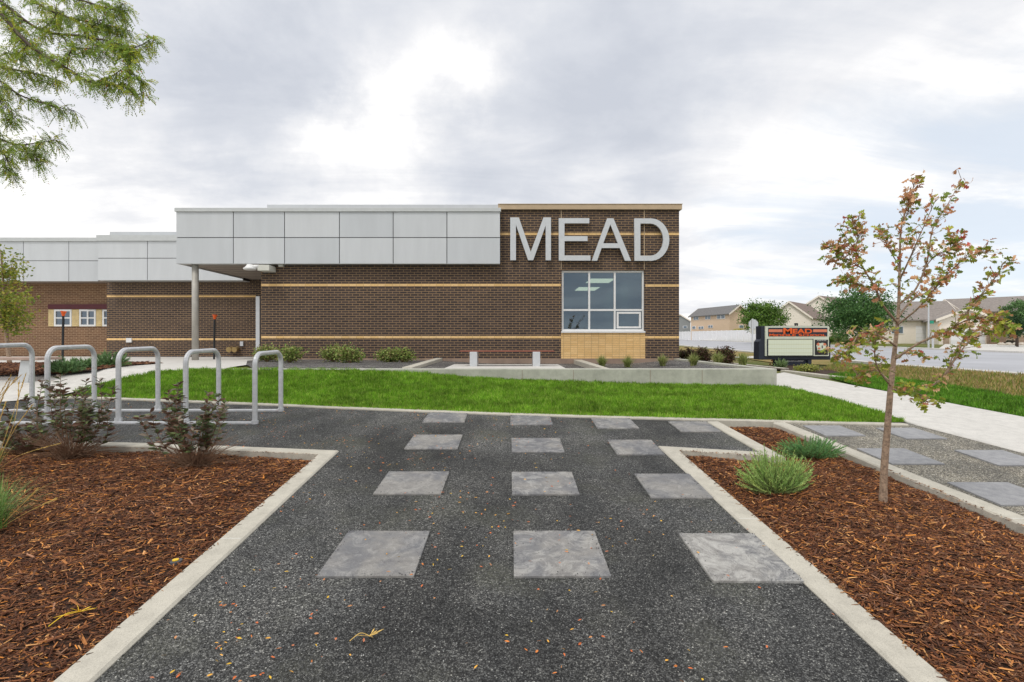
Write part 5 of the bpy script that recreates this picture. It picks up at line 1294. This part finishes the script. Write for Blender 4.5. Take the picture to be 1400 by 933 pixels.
# ornamental grass, left edge
def tuft(name, base, z, n, Lr, w, cols, label, cat='ornamental grass', spread=.6, group=None, stalk=None, up=1.0, ret=False):
    b = Vector((base[0], base[1], z)); r = empty(name, tuple(b), label, cat, group)
    V, Fq, C = [], [], []
    cs = pick(cols, n, .2)
    for i in range(n):
        a = rng.uniform(0, 2*PI); L_ = rng.uniform(*Lr); sp_ = rng.uniform(.1, 1)*spread; dirh = np.array([math.cos(a), math.sin(a)]); sid = np.array([-math.sin(a), math.cos(a)])*w*rng.uniform(.6, 1.2)/2
        b0 = rng.normal(0, .025*max(1, L_*2), 2); segs = 5; k0 = len(V)
        for k in range(segs+1):
            t = k/segs; hr = sp_*L_*(t**1.3); hz = up*L_*(t*(1-.45*sp_*t*1.3)) ; ww = sid*(1-t**2*.95)
            cx_, cy_ = b.x+b0[0]+dirh[0]*hr, b.y+b0[1]+dirh[1]*hr
            V.append((cx_-ww[0], cy_-ww[1], b.z+hz-.01)); V.append((cx_+ww[0], cy_+ww[1], b.z+hz-.01)); C += [cs[i], cs[i]]
        for k in range(segs): Fq.append((k0+2*k, k0+2*k+1, k0+2*k+3, k0+2*k+2))
    mesh_np('blades', np.array(V), [np.array(Fq)], np.array(C), M['blade'], r)
    if stalk:
        for (dx, dy, h, lx) in stalk:
            m = MB(); e = b+Vector((lx, dy, h)); s = spline([b+Vector((dx*.2, 0, 0)), b+Vector((dx+lx*.3, dy*.5, h*.6)), e], 8); m.tube(s, list(np.linspace(.002, .0015, len(s))), 4)
            for k in range(len(s)-8, len(s)-1):
                for _ in range(7):
                    p = s[k].lerp(s[k+1], random.random()); m.tube([p, p+(s[k+1]-s[k]).normalized()*.02+Vector((random.gauss(0, .004), random.gauss(0, .004), random.gauss(0, .004)))], [.0026, .0008], 4, False)
            m.build('seed_stalk', M['straw'], r)
    return r
M['straw'] = simple('straw', (.62, .42, .13), .8, var=.25, nscale=30)
GB = [(.16, .30, .07), (.22, .37, .10), (.27, .42, .14), (.13, .24, .06), (.36, .42, .16)]
g = (-3.50, 3.40); tuft('fountain_grass', g, zL(*g), 420, (.25, .50), .005, GB, 'green fountain grass clump with straw seed heads at the left edge', spread=.9, stalk=[(.1, .0, .28, .30), (.1, .05, .20, .38)])
g = (-4.58, 4.42); tuft('feather_reed_grass', g, zL(*g), 220, (.25, .45), .006, GB+[(.5, .36, .12)], 'tall yellow stalked reed grass at the left edge by the rack', spread=.45, stalk=[(.02*k-.1, random.uniform(-.15, .15), random.uniform(.55, .92), random.uniform(-.1, .36)) for k in range(12)]+[(.1, -.2, .34, .8)])

# junipers -------------------------------------------------------------------
def juniper(base, R, H, label, cols, seed, ns=130, name='juniper', group='junipers in the right bed', nd=46, nl=.020, z=None, flat=.6, thick=.0035):
    rs = np.random.default_rng(seed); b = np.array([base[0], base[1], z if z is not None else zR(*base)]); r = empty(name, tuple(b), label, 'juniper', group)
    P, T, Cc = [], [], []; m = MB(); cols = np.array(cols)
    for i in range(ns):
        a = rs.uniform(0, 2*PI); rad = rs.uniform(.25, 1)*R; e = b+np.array([math.cos(a)*rad, math.sin(a)*rad*flat, H*rs.uniform(.25, 1.15)*(1.1-.55*rad/R)]); s = b+rs.normal(0, .03, 3)*np.array([1, 1, .2])
        mid = (s+e)/2+np.array([math.cos(a)*R*.12, math.sin(a)*R*.12, -H*.10]); m.tube([s, mid, e], [.003, .002, .001], 4, False)
        col = cols[rs.integers(len(cols))]
        for k in range(nd):
            t = .25+.75*(k/nd); p = (1-t)**2*s+2*t*(1-t)*mid+t*t*e; tg = (1-t)*(mid-s)+t*(e-mid); tg /= np.linalg.norm(tg)
            dv = tg+rs.normal(0, .42, 3); P.append(p); T.append(dv); Cc.append(col*rs.uniform(.75, 1.25)*(.85+.35*t))
    m.build('stems', M['greentwig'], r); n = len(P)
    stamp('foliage', NEEDLE, NEEDLE_F, np.array(P), np.array(T), rs.uniform(0, 6.28, n), rs.uniform(.7, 1.4, n)*nl, np.full(n, thick), np.clip(np.array(Cc), 0, 1), M['leaf'], r)
JC = [(.36, .54, .16), (.44, .60, .20), (.29, .46, .14), (.50, .62, .20)]
juniper((X_(1060, 4.16), 4.16), .34, .36, 'bushy light green juniper in the right mulch bed, nearer of two', JC, 4, 330, thick=.006)
juniper((X_(1108, 5.12), 5.12), .36, .21, 'low darker green juniper behind the bushier one in the right bed', [(.16, .35, .12), (.21, .41, .14), (.13, .28, .11)], 5, 240, thick=.006)
for i, (px, py, R_, H_, lab) in enumerate(((88, 512, .34, .26, 'blue green juniper mound in the far left bed by the walk'), (151, 503, .42, .30, 'green juniper mound farther along the far left bed'), (112, 506, .35, .18, 'small juniper tuft beside the blue green mound'))):
    g = G(px, py); juniper(g, R_, H_, lab, [(.15, .26, .11), (.19, .31, .12), (.12, .22, .09)], 30+i, 110, group='junipers in the far left bed', nd=40, nl=.05, z=zg(*g)+.03, thick=.012)
g = G(1068, 504); juniper(g, .24, .26, 'grey green juniper at the foot of the message sign', [(.20, .30, .12), (.25, .34, .15)], 40, 90, group=None, nd=30, nl=.04, z=zg(*g)+.02, thick=.010)

# planter shrubs -------------------------------------------------------------
def leafy(px, d, base_py, top_py, wpx, cols, label, seed, leaf=.05, name='rose_shrub', group='shrubs along the brick wall', nst=26, z=None, stemmat='twig', nper=16, cat='shrub'):
    rs = random.Random(seed); x = X_(px, d); z0 = z if z is not None else Z_(base_py, d); H = Z_(top_py, d)-z0; Wd = wpx/F*d/2
    b = Vector((x, d, z0)); r = empty(name, tuple(b), label, cat, group); m = MB(); P, T = [], []
    for i in range(nst):
        a = rs.uniform(0, 2*PI); rr = rs.uniform(.2, 1); e = b+Vector((math.cos(a)*Wd*rr, math.sin(a)*Wd*rr*.7, H*rs.uniform(.5, 1)*(1.05-.3*rr))); s = spline([b, b.lerp(e, .5)+Vector((math.cos(a)*Wd*.15, 0, 0)), e], 5)
        m.tube(s, list(np.linspace(.008, .003, len(s))), 4)
        for k in range(4, len(s)):
            for _ in range(nper//2):
                P.append(tuple(s[k]+Vector((rs.gauss(0, leaf*.9), rs.gauss(0, leaf*.9), rs.gauss(0, leaf*.7))))); T.append((rs.gauss(0, 1), rs.gauss(0, 1), rs.gauss(0, .7)))
    m.build('stems', M[stemmat], r); n = len(P)
    stamp('foliage', LEAF, LEAF_F, P, T, rng.uniform(0, 6.28, n), rng.uniform(.7, 1.25, n)*leaf, rng.uniform(.4, .7, n)*leaf, pick(cols, n, .22), M['leaf'], r)
RC = [(.22, .32, .07), (.30, .40, .10), (.16, .24, .06), (.46, .48, .16), (.28, .22, .10)]
for i, (px, top, w, lab) in enumerate(((365, 478, 38, 'loose green shrub by the downspout, leftmost along the brick wall'), (396, 477, 34, 'rounded green shrub second from the downspout'), (455, 475, 36, 'taller green shrub of the middle pair by the wall'),
                                    (479, 479, 34, 'reddish stemmed shrub of the middle pair by the wall'), (531, 483, 28, 'left shrub of the small pair before the retaining wall'), (551, 481, 28, 'yellow tipped shrub of the small pair before the retaining wall'))):
    d = 13.4 if i != 1 and i != 3 else 12.6; z = zq(X_(px, d), d); leafy(px, d, 0, top-5, w+7, RC, lab, 50+i, .06, z=z)
YG = [(.28, .33, .10), (.36, .40, .14), (.22, .28, .08), (.42, .42, .18)]
for i, (px, d, w, top) in enumerate(((823, 13.2, 17, 492), (858, 12.9, 15, 494), (906, 13.0, 15, 493), (948, 12.2, 22, 494), (981, 12.4, 14, 495), (1016, 12.0, 15, 495))):
    lab = ['small yellow green planter tuft nearest the diagonal concrete strip', 'planter tuft under the middle of the yellow brick panel', 'planter tuft under the right end of the brick wall', 'widest yellow green planter tuft, just right of the building corner',
           'small dark planter tuft between two paler ones right of the building', 'last planter tuft toward the retaining wall corner'][i]
    x = X_(px, d); tuft('daylily', (x, d), zq(x, d), 210, (.20, .40), .022, YG, lab, 'plant', .8, 'yellow green tufts in the planter')
BC = [(.10, .045, .04), (.14, .07, .05), (.08, .04, .035), (.18, .13, .06), (.12, .15, .05)]
for i, (px, d, w, top, lab) in enumerate(((940, 17.8, 22, 475, 'brown purple leaved shrub next to the building corner'), (962, 16.8, 25, 475, 'brown purple shrub in the middle of three beyond the planter'), (989, 15.6, 30, 474, 'widest brown purple shrub, third from the building corner'))):
    x = X_(px, d); leafy(px, d, 0, top, w, BC, lab, 70+i, .06, 'ninebark_shrub', 'brown shrubs beyond the planter', 34, zg(x, d)+.03, nper=22)
# planting under the sign
d = 14.3; x = X_(1100, d); leafy(1103, 13.2, 0, 501, 34, [(.34, .38, .08), (.25, .30, .08), (.45, .42, .12)], 'low yellow green ground cover in front of the sign pedestal', 90, .05, 'ground_cover_plant', None, 22, zg(X_(1103, 13.2), 13.2)+.02, cat='plant')
m_ = G(1060, 500); r = empty('red_rose', (m_[0], m_[1], zg(*m_)), 'small plant with red flowers beside the sign pedestal', 'flower'); zf0 = zg(*m_); d = m_[1]
mb = MB(); mb.tube([(m_[0], d, zf0), (m_[0], d, Z_(496, d))], .02, 5); mb.build('stems', M['twig'], r)
rs = np.random.default_rng(3); n = 90; c = np.array(W(1060.5, 496, d)); P = c+rs.normal(0, 1, (n, 3))*np.array([.045, .05, .05])
stamp('blossom', LEAF, LEAF_F, P, rs.normal(0, 1, (n, 3)), rs.uniform(0, 6, n), np.full(n, .07), np.full(n, .06), pick([(.5, .01, .01), (.35, .0, .01)], n), M['petal'], r)
# small bits in the near beds
g = G(240, 765); z = zL(*g)+.014
r = empty('irrigation_marker', (g[0], g[1], z), 'small round grey marker with a yellow centre in the left mulch', 'marker')
mb = MB(); mb.tube([(g[0], g[1], z-.01), (g[0], g[1], z+.006)], .036, 16); mb.build('disc', M['joint'], r)
mb = MB(); mb.tube([(g[0], g[1], z+.007), (g[0], g[1], z+.012)], .018, 12); mb.build('centre', M['yellow'], r)
def sprig(px, py, zf, label, mat, ang, L_=.13):
    g = G(px, py); z = zf(*g)+.016; mb = MB(); b = Vector((g[0], g[1], z)); dv = Vector((math.cos(ang), math.sin(ang), .05)); s = spline([b, b+dv*L_*.5+Vector((.0, .01, .02)), b+dv*L_], 5); mb.tube(s, .0022, 5)
    e = s[-1]
    for k in range(9):
        v = Vector((random.gauss(0, .022), random.gauss(0, .022), random.uniform(0, .015))); mb.prism([e, e+v+Vector((.004, 0, 0)), e+v*1.5, e+v+Vector((-.003, .004, 0))], (0, 0, .0015))
    tag(mb.build('fallen_sprig', mat), label, 'leaf sprig')
sprig(66, 862, zL, 'yellow fallen sprig lying on the left mulch', M['yellow'], 1.2)
sprig(478, 882, lambda x, y: zg(x, y), 'orange yellow fallen sprig on the near gravel', M['straw'], .35, .09)
print('verts', sum(len(o.data.vertices) for o in SC.objects if o.type == 'MESH'), 'objs', len(SC.objects))
